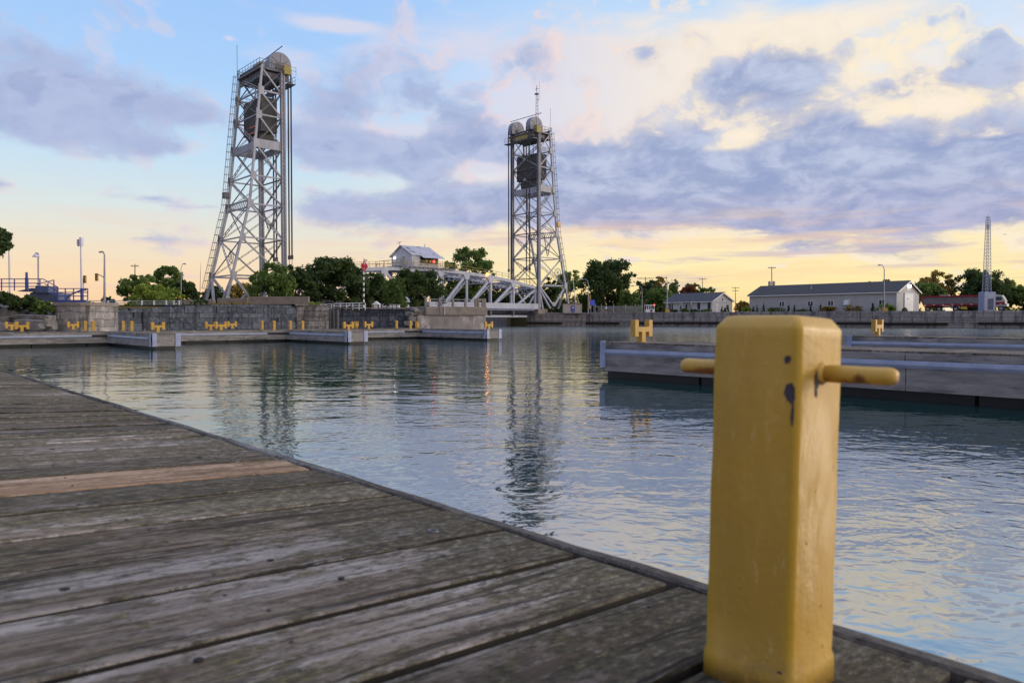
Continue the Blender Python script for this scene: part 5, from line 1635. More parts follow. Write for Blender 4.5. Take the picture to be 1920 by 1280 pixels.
mb = MB(); q = [at(x, y, 55.5) for x, y in ((56, 566), (109, 566), (108, 549), (96, 548), (72, 544), (56, 549))]; mb.prism(q, (0, 1.6, 0)); mb.obj('base', MT['blue_box'], mc)
mb = MB(); q = [at(x, y, 55.3) for x, y in ((64, 548), (90, 549), (89.5, 536), (67, 535))]; mb.prism(q, (0, 1.3, 0)); mb.obj('upper_housing', MT['blue_box'], mc)
mb = MB(); q = [at(x, y, 55.2) for x, y in ((30, 546), (64, 546), (64, 540), (58, 540))]; mb.prism(q, (0, 1.1, 0)); mb.obj('ramp', MT['blue_box'], mc)
t = thing('blue_bollard', 'tall blue column rising above the left railing', 'column', at(50.5, 546, 54.8), 0)
mb = MB(); mb.lathe(at(50.5, 546, 54.8), [(.12, 0), (.12, 1.0), (.09, 1.02), (.085, 1.42)], 10); mb.obj('column', MT['blue_paint'], t)

t = thing('floodlight_mast', 'slim white mast with a cluster of floodlights, standing in the blue railing', 'light mast', at(153, 564, 55), 0)
mb = MB(); mb.tube(at(153.5, 564, 55), at(151.5, 452, 55), .085, .06, 8); mb.obj('pole', MT['white_pole'], t)
mb = MB(); mb.tube(at(154, 567, 55), at(153.6, 541, 55), .12, None, 8); mb.obj('base', MT['blue_paint'], t)
mb = MB(); c = at(152.5, 453, 55); mb.box(c, (.16, .3, .62)); mb.obj('bracket', MT['white_pole'], t)
for k, (dx, dz) in enumerate(((-.18, .12), (-.2, -.04), (-.18, -.2))):
    mb = MB(); mb.lathe(c + Vector((dx * .5, 0, dz)), [(.05, 0), (.1, .1), (.11, .2)], 8, (-1, -.3, -.4)); mb.obj('floodlight', MT['pole'], t)
t = thing('street_lamp', 'pale lamp post with a hooked bell shade behind the blue railing', 'street lamp', at(72, 545, 60), 0)
mb = MB(); mb.path([at(72, 550, 60), at(71.5, 476, 60), at(70, 474.5, 60), at(67.5, 475, 60)], .06, 7); mb.obj('pole', MT['pole'], t)
mb = MB(); mb.lathe(at(67.5, 475, 60) , [(.05, .1), (.08, 0), (.28, -.25), (.3, -.29)], 10); mb.obj('lamp_shade', MT['white_pole'], t)
t = thing('floodlight_mast', 'white mast half hidden by the dark crown at the far left', 'light mast', at(18, 545, 62), 0)
mb = MB(); mb.tube(at(18.5, 555, 62), at(16.5, 448, 62), .08, .06, 8); mb.obj('pole', MT['white_pole'], t)
mb = MB(); mb.box(at(16, 450, 62), (.35, .3, .4)); mb.obj('floodlight', MT['white_pole'], t)


def signal_head(c, parent, nrm=(0, -1, 0)):
    mb = MB(); mb.box(c, (.36, .26, 1.05)); o = mb.obj('signal_head', MT['signal'], parent, bevel=.04)
    for k in range(3):
        mb = MB(); mb.lathe(Vector(c) + Vector((0, -.13, .33 - .33 * k)), [(.12, 0), (.12, .06)], 10, (0, -1, 0)); mb.obj('lens', MT['signal_dark'], o)


def street_light(label, px, base, top, Y, armx, army, rad=.10, sig=None, cat='street light', group='street lights'):
    t = thing('street_light', label, cat, at(px, base, Y), 0, group)
    s_ = 1 if armx > px else -1
    mb = MB(); mb.tube(at(px, base + 2, Y), at(px, top + 9, Y), rad, rad * .6, 8)
    mb.path([at(px, top + 9, Y), at(px + s_ * 1.2, top + 5, Y), at((px + armx) / 2, (top + army) / 2 + .5, Y), at(armx, army, Y)], rad * .5, 6)
    mb.obj('pole', MT['pole'], t)
    mb = MB(); c = at(armx - s_ * -1.5, army, Y); mb.lathe(c - Vector((.3 * s_, 0, 0)), [(.05, 0), (.12, .08), (.12, .4), (.05, .55)], 8, (s_, 0, -.1)); mb.obj('luminaire', MT['pole'], t)
    return t


t = street_light('tall street light carrying a traffic signal on a short arm, left', 196, 573, 470, 100, 190, 472, .17)
mb = MB(); mb.path([at(196, 521, 100), at(190, 517, 100), at(183, 514, 100)], .07, 6); mb.obj('signal_arm', MT['pole'], t)
signal_head(at(181.3, 519.5, 100), t)
t = thing('traffic_signal', 'yellow traffic signal on a small bent arm beside the floodlight mast', 'traffic signal', at(156, 530, 100), 0)
mb = MB(); mb.tube(at(155.7, 575, 100), at(155.7, 522, 100), .08, None, 7); mb.path([at(155.7, 524, 100), at(157.5, 520, 100)], .05, 5); mb.obj('pole', MT['pole'], t)
signal_head(at(159, 523.5, 100), t)
t = street_light('thin street light behind the willow bush, with a small yellow sign', 339.5, 570, 494, 135, 345, 494.5, .10)
mb = MB(); c = at(340, 556, 134.7); mb.box(c, (.75, .05, .75), Matrix.Rotation(PI / 4, 3, 'Y')); mb.obj('warning_sign', MT['yellow_sign'], t)


def utility_pole(label, px, base, top, Y, arms=((0, 1.2),), rad=.13, transformers=False):
    t = thing('utility_pole', label, 'utility pole', at(px, base, Y), 0, 'wooden utility poles')
    c = at(px, top, Y)
    mb = MB(); mb.tube(at(px, base, Y), c, rad, rad * .7, 7); mb.obj('pole', MT['wood_pole'], t)
    for dz, hw_ in arms:
        mb = MB(); mb.box(c + Vector((0, -.12, -.3 - dz)), (hw_ * 2, .12, .14)); ar = mb.obj('crossarm', MT['wood_pole'], t)
        for x in (-hw_ + .1, -hw_ * .5, hw_ * .5, hw_ - .1):
            mb = MB(); mb.lathe(c + Vector((x, -.12, -.24 - dz)), [(.03, 0), (.06, .1), (.04, .2)], 6); mb.obj('insulator', MT['signal_dark'], ar)
    if transformers:
        for x in (-.55, .55):
            mb = MB(); mb.lathe(c + Vector((x, -.1, -5.0)), [(.3, 0), (.34, .1), (.34, 1.1), (.26, 1.25)], 10); mb.obj('transformer', MT['pole'], t)
    return t


utility_pole('wooden utility pole left of the willow bush', 253, 560, 495, 170, ((.2, .9),))
t = thing('radio_pole', 'hair thin antenna pole left of the left bridge tower', 'antenna', at(375.5, 545, 170), 0)
mb = MB(); mb.tube(at(374.5, 560, 170), at(376.5, 498, 170), .11, .05, 5); mb.tube(at(376.5, 498, 170), at(376.7, 492, 170), .03, None, 5); mb.obj('pole', MT['pole'], t)

gr = thing('guardrail', 'white post guardrail along the road at left', 'guardrail', at(260, 574, 88), 0)
for px in (203, 218, 242, 266, 289, 312, 326, 336):
    mb = MB(); mb.box(at(px, 570, 88), (.14, .16, .85)); mb.obj('post', MT['white'], gr)
for y0, y1 in ((563.6, 564.6), (567.3, 568), (570.5, 571.2)):
    mb = MB(); mb.tube(at(168, y0, 88.1), at(343, y1, 88.1), .05, None, 6); mb.obj('rail', MT['pole'], gr)
# road behind the guardrail
mb = MB(); mb.add([(-70, 92, 2.556), (-37, 92, 2.556), (-44, 118, 2.556), (-80, 118, 2.556)], [(0, 1, 2, 3)])
struct(mb.obj('road', mat_mottled('asphalt', (.055, .055, .06), (.04, .04, .045), 2, .9)))

# diamond daymark
t = thing('daymark', 'red diamond board on a black and white striped pole', 'sign', at(683, 580, 84.5), 0)
a, b_ = at(682.3, 582, 84.5), at(682.3, 509, 84.5)
for par, mt in ((0, 'black'), (1, 'white')):
    n = 14
    for k in range(n):
        if k % 2 != par: continue
        z0 = a.z + (b_.z - a.z) * k / n; z1 = a.z + (b_.z - a.z) * (k + 1) / n
        mb = MB(); mb.tube((a.x, 84.5, z0), (a.x, 84.5, z1), .085, None, 8); mb.obj('pole_band', MT[mt], t)
mb = MB(); q = [at(x, y, 84.38) for x, y in ((683, 488.5), (690.3, 499), (683, 509.8), (675.6, 499))]; mb.prism(q, (0, .05, 0)); bd = mb.obj('board', MT['red_sign'], t)
mb = MB(); mb.box(at(683, 493.5, 84.36), (.09, .03, .30)); mb.box(at(683.6, 495.5, 84.355), (.14, .03, .07)); mb.obj('mark', MT['white'], bd)
mb = MB(); q = [at(x, y, 84.36) for x, y in ((682.2, 505.5), (683, 501.5), (684, 505.5), (683.5, 505.5), (683.1, 503.6), (682.7, 505.5))]; mb.prism(q, (0, -.015, 0)); mb.obj('mark', MT['white'], bd)
mb = MB(); mb.tube(at(682.3, 509, 84.5), at(682.3, 484, 84.5), .05, None, 6); mb.obj('pole_top', MT['pole'], t)
mb = MB(); mb.box(at(686, 488, 84.5), (.3, .12, .12)); mb.obj('lantern', MT['steel_dark'], t)

# gate-like pipe railings on the recess wall
for (x0, x1, y0, y1, diag, lab) in ((600, 622, 571, 580, False, 'thin pipe railing just right of the warm stone block'), (626, 685, 569, 580, True, 'pale pipe gate with a diagonal brace below the diamond sign')):
    t = thing('pipe_railing', lab, 'railing', at((x0 + x1) / 2, y1, 84.6), 0, 'pipe railings on the left wall')
    for k in range(3):
        yy = y0 + (y1 - y0) * k / 2.4
        mb = MB(); mb.tube(at(x0, yy, 84.6), at(x1, yy - 1, 84.6), .035, None, 5); mb.obj('rail', MT['white'], t)
    n = 3 if not diag else 6
    for k in range(n):
        px = x0 + (x1 - x0) * k / (n - 1)
        mb = MB(); mb.tube(at(px, y1 + 1, 84.6), at(px, y0 - k / (n - 1), 84.6), .04, None, 5); mb.obj('post', MT['white'], t)
    if diag:
        mb = MB(); mb.tube(at(647, 579, 84.55), at(657, 569.5, 84.55), .04, None, 5); mb.obj('brace', MT['white'], t)
# little white kiosks behind the wall
t = thing('white_kiosk', 'little white kiosk with a pointed roof on the left wall', 'kiosk', at(704, 580, 88), 0)
mb = MB(); a, b_ = at(698, 580, 88), at(711, 580, 88); zt = at(698, 571, 88).z
mb.box(((a.x + b_.x) / 2, 88.4, (2.55 + zt) / 2), (b_.x - a.x, .9, zt - 2.55)); mb.obj('wall', MT['white'], t)
mb = MB(); q = [at(697, 571, 87.8), at(712, 571, 87.8), at(704, 564.5, 87.8)]; mb.prism(q, (0, 1.2, 0)); mb.obj('roof', MT['white'], t)
for dx in (699.5, 709.5):
    mb = MB(); mb.box(at(dx, 576, 87.9), (.12, .06, .6)); mb.obj('slot', MT['black'], t)
t = thing('white_cabinet', 'low white cabinet right of the pointed kiosk on the left wall', 'cabinet', at(739, 580, 88), 0)
mb = MB(); a, b_ = at(731, 580, 88), at(748, 580, 88); zt = at(731, 571.5, 88).z
mb.box(((a.x + b_.x) / 2, 88.4, (2.55 + zt) / 2), (b_.x - a.x, .8, zt - 2.55)); mb.obj('body', MT['white'], t, bevel=.04)
mb = MB(); mb.box(((a.x + b_.x) / 2, 88.4, zt + .04), (b_.x - a.x + .16, .96, .08)); mb.obj('lid', MT['pole'], t)
for px in (735.5, 743.5):
    mb = MB(); mb.box(at(px, 575.5, 87.97), (.06, .04, .7)); mb.obj('strap', MT['black'], t)

# ---------------------------------------------------------------- far quay
def quay(label, A, Bp, top):
    A = Vector((A[0], A[1], 0)); Bp = Vector((Bp[0], Bp[1], 0))
    M = frame(A, Bp - A, Z_.cross(Bp - A)); L = (Bp - A).length
    t = thing('quay_wall', label, 'quay wall', M=M, world=False, group='quay walls of the far bank')
    mb = MB(); mb.box((L / 2, .1, 1.78), (L, 1.4, 1.9)); mb.obj('upper_wall', MT['quay'], t, bevel=.05)
    mb = MB(); mb.box((L / 2, .15, .2), (L, 1.2, 1.24)); mb.obj('lower_wall', MT['quay'], t)
    mb = MB()
    rr = random.Random(4); x = 0
    while x < L - 4:
        w_ = rr.uniform(6, 12); mb.box((x + w_ / 2, -.62, .62 + rr.uniform(-.1, .1)), (w_ - .3, .22, .4)); x += w_ + (rr.uniform(2, 5) if rr.random() < .4 else 0)
    mb.obj('timber_fender', MT['under'], t)
    mb = MB(); x = 3
    while x < L:
        mb.box((x, -.606, 1.75), (.05, .05, 1.7)); x += 9.5
    mb.obj('joint', MT['black'], t)
    return t


quay('weathered concrete quay wall across the channel below the far tower', (3.0, 149.9), (15.2, 148.9), 2.72)
quay('long weathered concrete quay wall on the right bank, below the buildings', (15.2, 148.9), (80.4, 113.2), 2.72)
quay('concrete quay wall running on along the right bank out of the picture', (80.4, 113.2), (180, 58.7), 2.72)
t = thing('quay_ledge', 'dark concrete ledge under the bridge span at the far quay', 'quay wall', (1, 152, 0), 0, world=False)
mb = MB(); mb.box((-4.5, 4.0, .55), (9.5, 3.0, 2.3), Matrix.Rotation(-.75, 3, 'Z')); mb.obj('ledge', MT['concrete'], t)


# ---------------------------------------------------------------- buildings on the far bank
def house(name, label, A, Bp, depth, ground, eave, ridge, wallm, roofm, over=.35):
    """long side from A to B (plan) facing us, gable at B"""
    A = Vector((A[0], A[1], 0)); Bp = Vector((Bp[0], Bp[1], 0))
    M = frame(A, Bp - A, Z_.cross(Bp - A)); L = (Bp - A).length
    t = thing(name, label, 'building', M=M, world=False)
    mb = MB(); mb.prism([(0, 0, ground), (0, depth, ground), (0, depth, eave), (0, depth / 2, ridge), (0, 0, eave)], (L, 0, 0)); mb.obj('wall', MT[wallm], t)
    sl = (ridge - eave) / (depth / 2)
    mb = MB()
    o = .16
    mb.prism([(-over, -over, eave - over * sl + o), (-over, depth / 2, ridge + o), (-over, depth + over, eave - over * sl + o),
              (-over, depth + over, eave - over * sl + o + .14), (-over, depth / 2, ridge + o + .16), (-over, -over, eave - over * sl + o + .14)], (L + 2 * over, 0, 0))
    mb.obj('roof', MT[roofm], t)
    mb = MB(); mb.box((L / 2, -over + .02, eave - over * sl + .08), (L + 2 * over, .16, .2)); mb.obj('gutter', MT['white'], t)
    for s_ in (0, 1):
        mb = MB(); y0, y1 = (-over, depth / 2) if s_ == 0 else (depth + over, depth / 2)
        mb.bar((L + over + .03, y0, eave - over * sl + .10), (L + over + .03, y1, ridge + .10), .08, .24); mb.obj('barge_board', MT['white'], t)
    return t, L, M


def window(t, x, z, w_, h_, y=-.03, panes=2, blind=None):
    mb = MB()
    for q in (((x, y, z + h_ / 2 + .05), (w_ + .2, .08, .1)), ((x, y, z - h_ / 2 - .05), (w_ + .2, .08, .1))): mb.box(*q)
    for k in range(panes + 1): mb.box((x - w_ / 2 + w_ * k / panes, y, z), (.09, .08, h_))
    f = mb.obj('window', MT['white'], t)
    mb = MB(); mb.box((x, y + .02, z), (w_, .04, h_)); mb.obj('pane', MT['glass'], f)


g = GR
HB, L, M = house('bungalow', 'white bungalow with dark shingle roof on the far bank', (35.3, 168), (43.3, 158.2), 7.4, g, 5.25, 7.0, 'siding', 'shingle')
z0 = g + 1.45
window(HB, 1.3, z0, 1.9, 1.5, panes=4); window(HB, 4.4, z0 - .2, .6, .9, panes=1); window(HB, 9.2, z0 + .1, .95, 1.5, panes=1); window(HB, 11.9, z0 + .1, .95, 1.5, panes=1)
for x in (5.9, 7.2):
    mb = MB(); mb.box((x, -.05, g + 1.1), (.75, .08, 2.0)); d = mb.obj('door', MT['white'], HB); mb = MB(); mb.box((x, -.1, g + 1.25), (.5, .03, 1.4)); mb.obj('pane', MT['glass'], d)
mb = MB(); mb.box((6.5, -.5, g + 2.45), (2.6, 1.0, .12)); mb.obj('porch_roof', MT['white'], HB)
for x in (5.3, 7.8):
    mb = MB(); mb.box((x, -.9, g + 1.2), (.1, .1, 2.4)); mb.obj('porch_post', MT['white'], HB)
mb = MB(); mb.box((L + .04, 1.6, g + 1.05), (.06, .95, 2.05)); mb.obj('door', MT['white'], HB)
mb = MB(); mb.box((L + .04, 5.6, g + 1.3), (.06, .8, 1.0)); mb.obj('window', MT['glass'], HB)
mb = MB(); mb.box((L + .04, 3.7, g + 3.0), (.06, .35, .4)); mb.obj('gable_vent', MT['black'], HB)
mb = MB(); mb.box((L + .06, 3.7, g + 2.52), (.08, 7.4, .12)); mb.obj('trim', MT['white'], HB)

LB, L, M = house('long_building', 'long low grey building with a dark roof and white door on the far bank', (52.9, 163), (73.2, 139), 10.2, g, 6.55, 8.6, 'siding_grey', 'shingle_warm')
for x in (12.4, 20.2, 24.6, 30.2 - .9):
    pass
def lx(px):
    """distance along the long wall for a pixel column"""
    a = (px - 960) / F; A = Vector((52.9, 163)); d = Vector((73.2, 139)) - A; d.normalize()
    return (a * A.y - A.x) / (d.x - a * d.y)
for px in (1465.5, 1519, 1557, 1653): window(LB, lx(px), g + 1.9, 1.15, .95, panes=2)
mb = MB(); x = lx(1588); mb.prism([(x - .5, 0, g + 1.5), (x - .5, 0, g + 2.5), (x - .5, -.5, g + 2.3), (x - .5, -.7, g + 1.5)], (1.0, 0, 0)); mb.obj('vent_hood', MT['white'], LB)
mb = MB(); mb.box((L + .05, 5.3, g + 1.75), (.1, 4.2, 3.5)); d = mb.obj('door', MT['white'], LB)
mb = MB()
mb.box((L + .07, 3.1, g + 1.8), (.16, .2, 3.7)); mb.box((L + .07, 7.5, g + 1.8), (.16, .2, 3.7)); mb.box((L + .07, 5.3, g + 3.62), (.16, 4.6, .2)); mb.obj('door_frame', MT['plate'], LB)
mb = MB(); mb.box((L + .12, 4.6, g + 2.6), (.04, .3, .3)); mb.obj('door_window', MT['glass'], d)
mb = MB(); mb.lathe((L + .1, 5.1, g + 5.05), [(.12, 0), (.30, .12), (.26, .3), (.1, .36)], 10, (1, -.2, 0)); mb.obj('wall_lamp', MT['white_glow'], LB)
mb = MB(); mb.box((L - .08, -.06, g + 1.9), (.14, .10, 3.6)); mb.obj('corner_trim', MT['white'], LB)
mb = MB(); mb.tube((lx(1510), 2.2, 7.2), (lx(1510), 2.2, 8.4), .14, None, 8); mb.obj('vent_pipe', MT['pole'], LB)
mb = MB(); mb.lathe((L + .9, 1.2, g), [(.5, 0), (.55, .3), (.4, .7), (.1, .95)], 10); 
o = mb.obj('sack_pile', MT['signal_dark']); o.matrix_world = M; tag(o, 'small dark covered heap by the corner of the long building', 'heap')

# shrubs along the fronts
for (px, wpx, top, mat, shape, lab) in (
        (1259, 24, 578, 'leaf_dark', 'round', 'low dark shrub at the left end of the bungalow front'), (1283, 16, 576, 'leaf_mid', 'round', 'round green shrub beside the bungalow porch'),
        (1302, 22, 579, 'leaf_dark', 'round', 'dark clipped hedge under the bungalow windows, left part'), (1324, 24, 578, 'leaf_mid', 'round', 'green clipped hedge at the bungalow\'s right corner'),
        (1353.5, 8, 572, 'leaf_dark', 'cone', 'left one of three dark conical shrubs at the bungalow gable'), (1359, 8, 574, 'leaf_dark', 'cone', 'middle one of three dark conical shrubs at the bungalow gable'),
        (1365, 7, 573, 'leaf_dark', 'cone', 'right one of three dark conical shrubs at the bungalow gable'), (1387, 7, 573, 'leaf_dark', 'cone', 'dark conical shrub between the two buildings'),
        (1398, 19, 573, 'leaf_lime', 'round', 'rounded golden shrub left of the long building'), (1412, 7, 572, 'leaf_dark', 'cone', 'dark conical shrub at the long building\'s left corner'),
        (1419, 6, 571, 'leaf_dark', 'cone', 'slim dark conical shrub, second along the long wall'), (1431, 8, 569, 'leaf_dark', 'cone', 'tallest dark conical shrub at the long wall\'s left end'),
        (1455, 40, 574, 'leaf_mid', 'round', 'wide pale green hedge below the first window of the long building'), (1478, 8, 570, 'leaf_dark', 'cone', 'dark conical shrub right of the first window'),
        (1489, 7, 570, 'leaf_dark', 'cone', 'dark conical shrub left of the low hedge'), (1503, 28, 579, 'leaf_mid', 'round', 'low clipped hedge on the long front'),
        (1519, 9, 569, 'leaf_dark', 'cone', 'dark purple conical shrub under the second window'), (1538, 8, 566, 'leaf_dark', 'cone', 'dark conical shrub between second and third window'),
        (1551, 38, 571, 'leaf_gold', 'round', 'broad reddish green shrub under the third window'), (1601, 42, 571, 'leaf_gold', 'round', 'broad reddish green shrub under the white vent hood'),
        (1636, 12, 566, 'leaf_dark', 'cone', 'large dark conical shrub near the light pole'), (1661, 38, 567, 'leaf_lime', 'round', 'golden green shrub around the light pole\'s foot')):
    if px < 1380: Y = 168 - (px - 1248) / (1336 - 1248) * 10 - 2.0
    else: Y = 163 - (px - 1405) / (1681 - 1405) * 24 - 2.0
    Y = min(Y, 166)
    tree('shrub', lab, px, Y, top, wpx, mat, g, cat='shrub', n=900 if shape == 'round' else 420, leaf=.16, low=-.05, shape=shape, group='shrubs in front of the far buildings', dens=.7,
         seed=int(px), ywide=min(1.0, 16 / wpx) if wpx > 16 else 1)

# the dark belt of undergrowth behind everything on the far bank
rng = np.random.default_rng(77)
cs = []; rs = []
for k in range(230):
    px = 1015 + 215 * rng.random() if k < 95 else (640 + 330 * rng.random() if k < 150 else 1185 + 160 * rng.random())
    Y = 232 + rng.uniform(-4, 4); r_ = rng.uniform(1.5, 3.2) * (1.35 if k >= 150 else 1)
    cs.append(((px - 960) / F * Y, Y, GR + r_ * rng.uniform(.2, 1.3))); rs.append(r_)
ug = leaf_cloud('undergrowth', 'leaf_dark', None, np.array(cs), np.array(rs), 26000, .45, rng)
ug['kind'] = 'stuff'; ug['label'] = 'dark belt of undergrowth behind the far tower and fence'
# street furniture on the far bank
t = street_light('street light with traffic signals, right of the far tower', 1103, 586, 522, 146, 1092, 523.5, .12)
mb = MB(); mb.path([at(1103, 551, 146), at(1092, 547.5, 146)], .06, 5); mb.obj('signal_arm', MT['pole'], t)
signal_head(at(1090.8, 548, 146), t); signal_head(at(1106, 558, 145.6), t)
mb = MB(); mb.box(at(1106, 571, 145.6), (.5, .3, 1.6)); mb.obj('control_box', MT['yellow_far'], t)
t = thing('blue_sign', 'plain blue sign on two posts beside the traffic signals', 'sign', at(1111, 586, 145.4), 0)
mb = MB(); mb.box(at(1110.8, 567.5, 145.4), (.95, .06, 1.1)); mb.obj('board', MT['green_sign'], t)
for px in (1107.8, 1113.6):
    mb = MB(); mb.tube(at(px, 587, 145.45), at(px, 563, 145.45), .05, None, 6); mb.obj('post', MT['pole'], t)
t = thing('barrier_arm', 'raised white barrier arm beside the far tower', 'barrier', at(1079, 572, 148), 0)
mb = MB(); mb.bar(at(1079.5, 572, 149), at(1075, 527, 149), .16, .10); mb.obj('arm', MT['white'], t)
mb = MB(); mb.box(at(1080, 570, 149), (.6, .5, .9)); mb.obj('gear_box', MT['pole'], t)
t = thing('concrete_hut', 'low beige concrete hut with a blue door panel by the far tower', 'hut', at(1073, 588, 147), 0)
mb = MB(); a, b_ = at(1056, 586, 147.5), at(1091, 586, 147.5); zt = at(1056, 570, 147.5).z
mb.box(((a.x + b_.x) / 2, 148.5, (zt + 2.6) / 2), (b_.x - a.x, 2.0, zt - 2.6)); mb.obj('wall', MT['beige'], t, bevel=.04)
mb = MB(); mb.box(((a.x + b_.x) / 2, 148.5, zt + .05), (b_.x - a.x + .2, 2.2, .1)); mb.obj('roof', MT['concrete'], t)
mb = MB(); mb.box(at(1074, 579, 147.45), (.8, .06, 1.3)); dr = mb.obj('door', MT['blue_paint'], t)
mb = MB(); mb.box(at(1074.5, 576.5, 147.38), (.2, .05, .3)); mb.obj('notice', MT['white'], dr)
fe = thing('chain_link_fence', 'chain link fence on posts between the signals and the booth', 'fence', at(1165, 586, 147), 0)
for px in (1116, 1127.5, 1150.5, 1173, 1191, 1208.5):
    mb = MB(); mb.tube(at(px, 587, 150), at(px, 569.5, 150), .06, None, 6); mb.obj('post', MT['pole'], fe)
mb = MB()
a, b_ = at(1116, 586, 150), at(1208.5, 586, 150); zt = at(1116, 574.5, 150).z
n = 84
for k in range(n + 8):
    for s_ in (1, -1):
        x0 = a.x + (b_.x - a.x) * k / n; x1 = x0 - s_ * (zt - g)
        if min(x0, x1) < a.x - .01 or max(x0, x1) > b_.x: continue
        mb.bar((x0, 150.03 + .02 * s_, g), (x1, 150.03 + .02 * s_, zt), .018)
mb.obj('mesh', MT['pole'], fe)
mb = MB(); mb.tube((a.x, 150, zt), (b_.x, 150, zt), .05, None, 6); mb.obj('top_rail', MT['pole'], fe)
mb = MB(); mb.box(at(1136.5, 577, 149.8), (.3, .04, .5)); mb.obj('notice', MT['white'], fe)
street_light('street light with a long curved arm above the chain link fence', 1204, 586, 534, 158, 1187, 535.5, .10)
utility_pole('wooden pole right behind the fence\'s end', 1210, 580, 519, 195, ((.1, 2.2),))
utility_pole('wooden utility pole above the bungalow roof', 1317, 575, 521, 235, ((.1, 1.2),))
utility_pole('small utility pole top behind the bungalow\'s gable', 1355.5, 575, 546, 330, ((.1, 1.3),), .12)
utility_pole('double armed utility pole between the two buildings', 1379, 580, 538, 260, ((0, 1.3), (1.1, 1.1)))
utility_pole('utility pole with two transformers behind the long building', 1447, 570, 500, 190, ((0, 1.0),), .13, True)
bo = thing('white_booth', 'small white glazed booth with a red lamp at the quay edge', 'booth', at(1219, 588, 146), 0)
Yb = 146
a, b_ = at(1211.5, 586, Yb), at(1227.5, 586, Yb); zt = at(1211, 572, Yb).z; zm = at(1211, 579.5, Yb).z; xc = (a.x + b_.x) / 2; wd = b_.x - a.x
mb = MB(); mb.box((xc, Yb + .8, (g + zm) / 2 - .05), (wd, 1.6, zm - g + .1)); mb.obj('wall', MT['white'], bo)
mb = MB(); mb.box((xc, Yb + .8, zt), (wd + .1, 1.7, .14)); mb.obj('roof', MT['white'], bo)
for f in (0, .28, .55, 1):
    mb = MB(); mb.box((a.x + .05 + (wd - .1) * f, Yb + .05, (zm + zt) / 2), (.09, .09, zt - zm)); mb.obj('mullion', MT['white'], bo)
mb = MB(); mb.box((xc, Yb + .1, (zm + zt) / 2), (wd - .1, .03, zt - zm - .05)); mb.obj('window', MT['glass'], bo)
mb = MB(); mb.box((xc + .2, Yb - .02, g + .35), (.45, .05, .4)); mb.obj('vent', MT['black'], bo)
mb = MB(); mb.lathe((b_.x - .05, Yb + .1, zt - .1), [(.08, 0), (.14, .05), (.14, .2), (.05, .25)], 8); mb.obj('lamp', MT['red_glow'], bo)


def light_pole(label, px, base, top, Y, armx, army):
    t = street_light(label, px, base, top, Y, armx, army, .13, cat='light pole', group='light poles with yellow bases')
    mb = MB(); c = at(px, base - 3, Y); mb.box(c, (.8, .8, .9)); mb.obj('base', MT['yellow_far'], t, bevel=.05)
    return t


light_pole('light pole with yellow base in front of the white bungalow', 1251, 587, 519, 147.5, 1250, 520)
light_pole('light pole with yellow base in front of the long grey building', 1658, 585, 496, 131, 1650, 496.5)

# trailer truck
Tl, Tr = Vector(((1724 - 960) / F * 139, 139, g)), Vector(((1845 - 960) / F * 132, 132, g))
M = frame(Tl, Tr - Tl, Z_.cross(Tr - Tl)); L = (Tr - Tl).length
tk = thing('trailer_truck', 'red truck with a long grey sided dump trailer parked by the quay', 'truck', M=M, world=False)
mb = MB()
mb.prism([(.55, 0, 1.25), (L, 0, 1.25), (L, 0, 2.95), (.15, 0, 2.95), (.0, 0, 2.5)], (0, 2.4, 0)); mb.obj('trailer_body', MT['tarp'], tk)
mb = MB(); mb.box((L / 2 + .1, -.04, 2.9), (L - .1, .16, .30)); mb.box((L / 2 + .3, -.04, 1.33), (L - .6, .16, .34)); mb.bar((.06, -.05, 2.8), (.7, -.05, 1.2), .2, .16); mb.obj('trailer_frame', MT['trailer_red'], tk)
mb = MB(); mb.box((L / 2, 1.2, 1.0), (L - 1.2, 1.1, .3)); mb.obj('chassis', MT['trailer_red'], tk)
mb = MB(); mb.box((L * .38, 1.2, 3.05), (1.4, 1.6, .2)); mb.obj('roof_hatch', MT['white'], tk)
for x in (1.3, 3.2, 5.9, 9.8, 11.4):
    mb = MB(); mb.lathe((x, .02, .52), [(.3, 0), (.5, .04), (.52, .26), (.3, .3)], 16, (0, 1, 0)); w_ = mb.obj('wheel', MT['tyre'], tk)
    mb = MB(); mb.lathe((x, -.02, .52), [(.1, 0), (.26, .03), (.26, .06)], 12, (0, 1, 0)); mb.obj('rim', MT['chrome'], w_)
mb = MB(); n = 12
mb.prism([(5.9 + math.cos(PI * i / n) * .78, -.02, .62 + math.sin(PI * i / n) * .66) for i in range(n + 1)] + [(5.9 - .66 + 1.32 * i / n * 1.0, -.02, .62 + .56 * math.sin(PI * (1 - i / n) * 1.0)) for i in range(n + 1)], (0, .5, 0))
mb.obj('mudguard', MT['pole'], tk)
mb = MB()
for k in range(9): mb.box((.9 + k * 1.5, -.13, 1.36), (.3, .03, .12))
mb.obj('reflector', MT['white'], tk)
mb = MB(); mb.box((7.2, .3, .75), (.9, .5, .5)); mb.obj('tool_box', MT['yellow_sign'], tk)
x0 = L + .9
mb = MB(); mb.prism([(x0, .05, .9), (x0 + 2.2, .05, .9), (x0 + 2.2, .05, 2.0), (x0 + 1.7, .05, 2.95), (x0 + .3, .05, 3.2), (x0, .05, 3.1)], (0, 2.3, 0)); cb_ = mb.obj('cab', MT['siding_grey'], tk, bevel=.08)
mb = MB(); mb.box((x0 + 2.32, 1.2, 1.15), (.3, 2.2, .5)); mb.obj('bumper', MT['chrome'], cb_, bevel=.05)
mb = MB(); mb.box((x0 + 1.25, .03, 2.35), (.9, .06, .6)); mb.obj('window', MT['glass'], cb_)
mb = MB(); mb.box((x0 + 1.1, .03, 1.5), (2.1, .05, .5)); mb.obj('stripe', MT['trailer_red'], cb_)
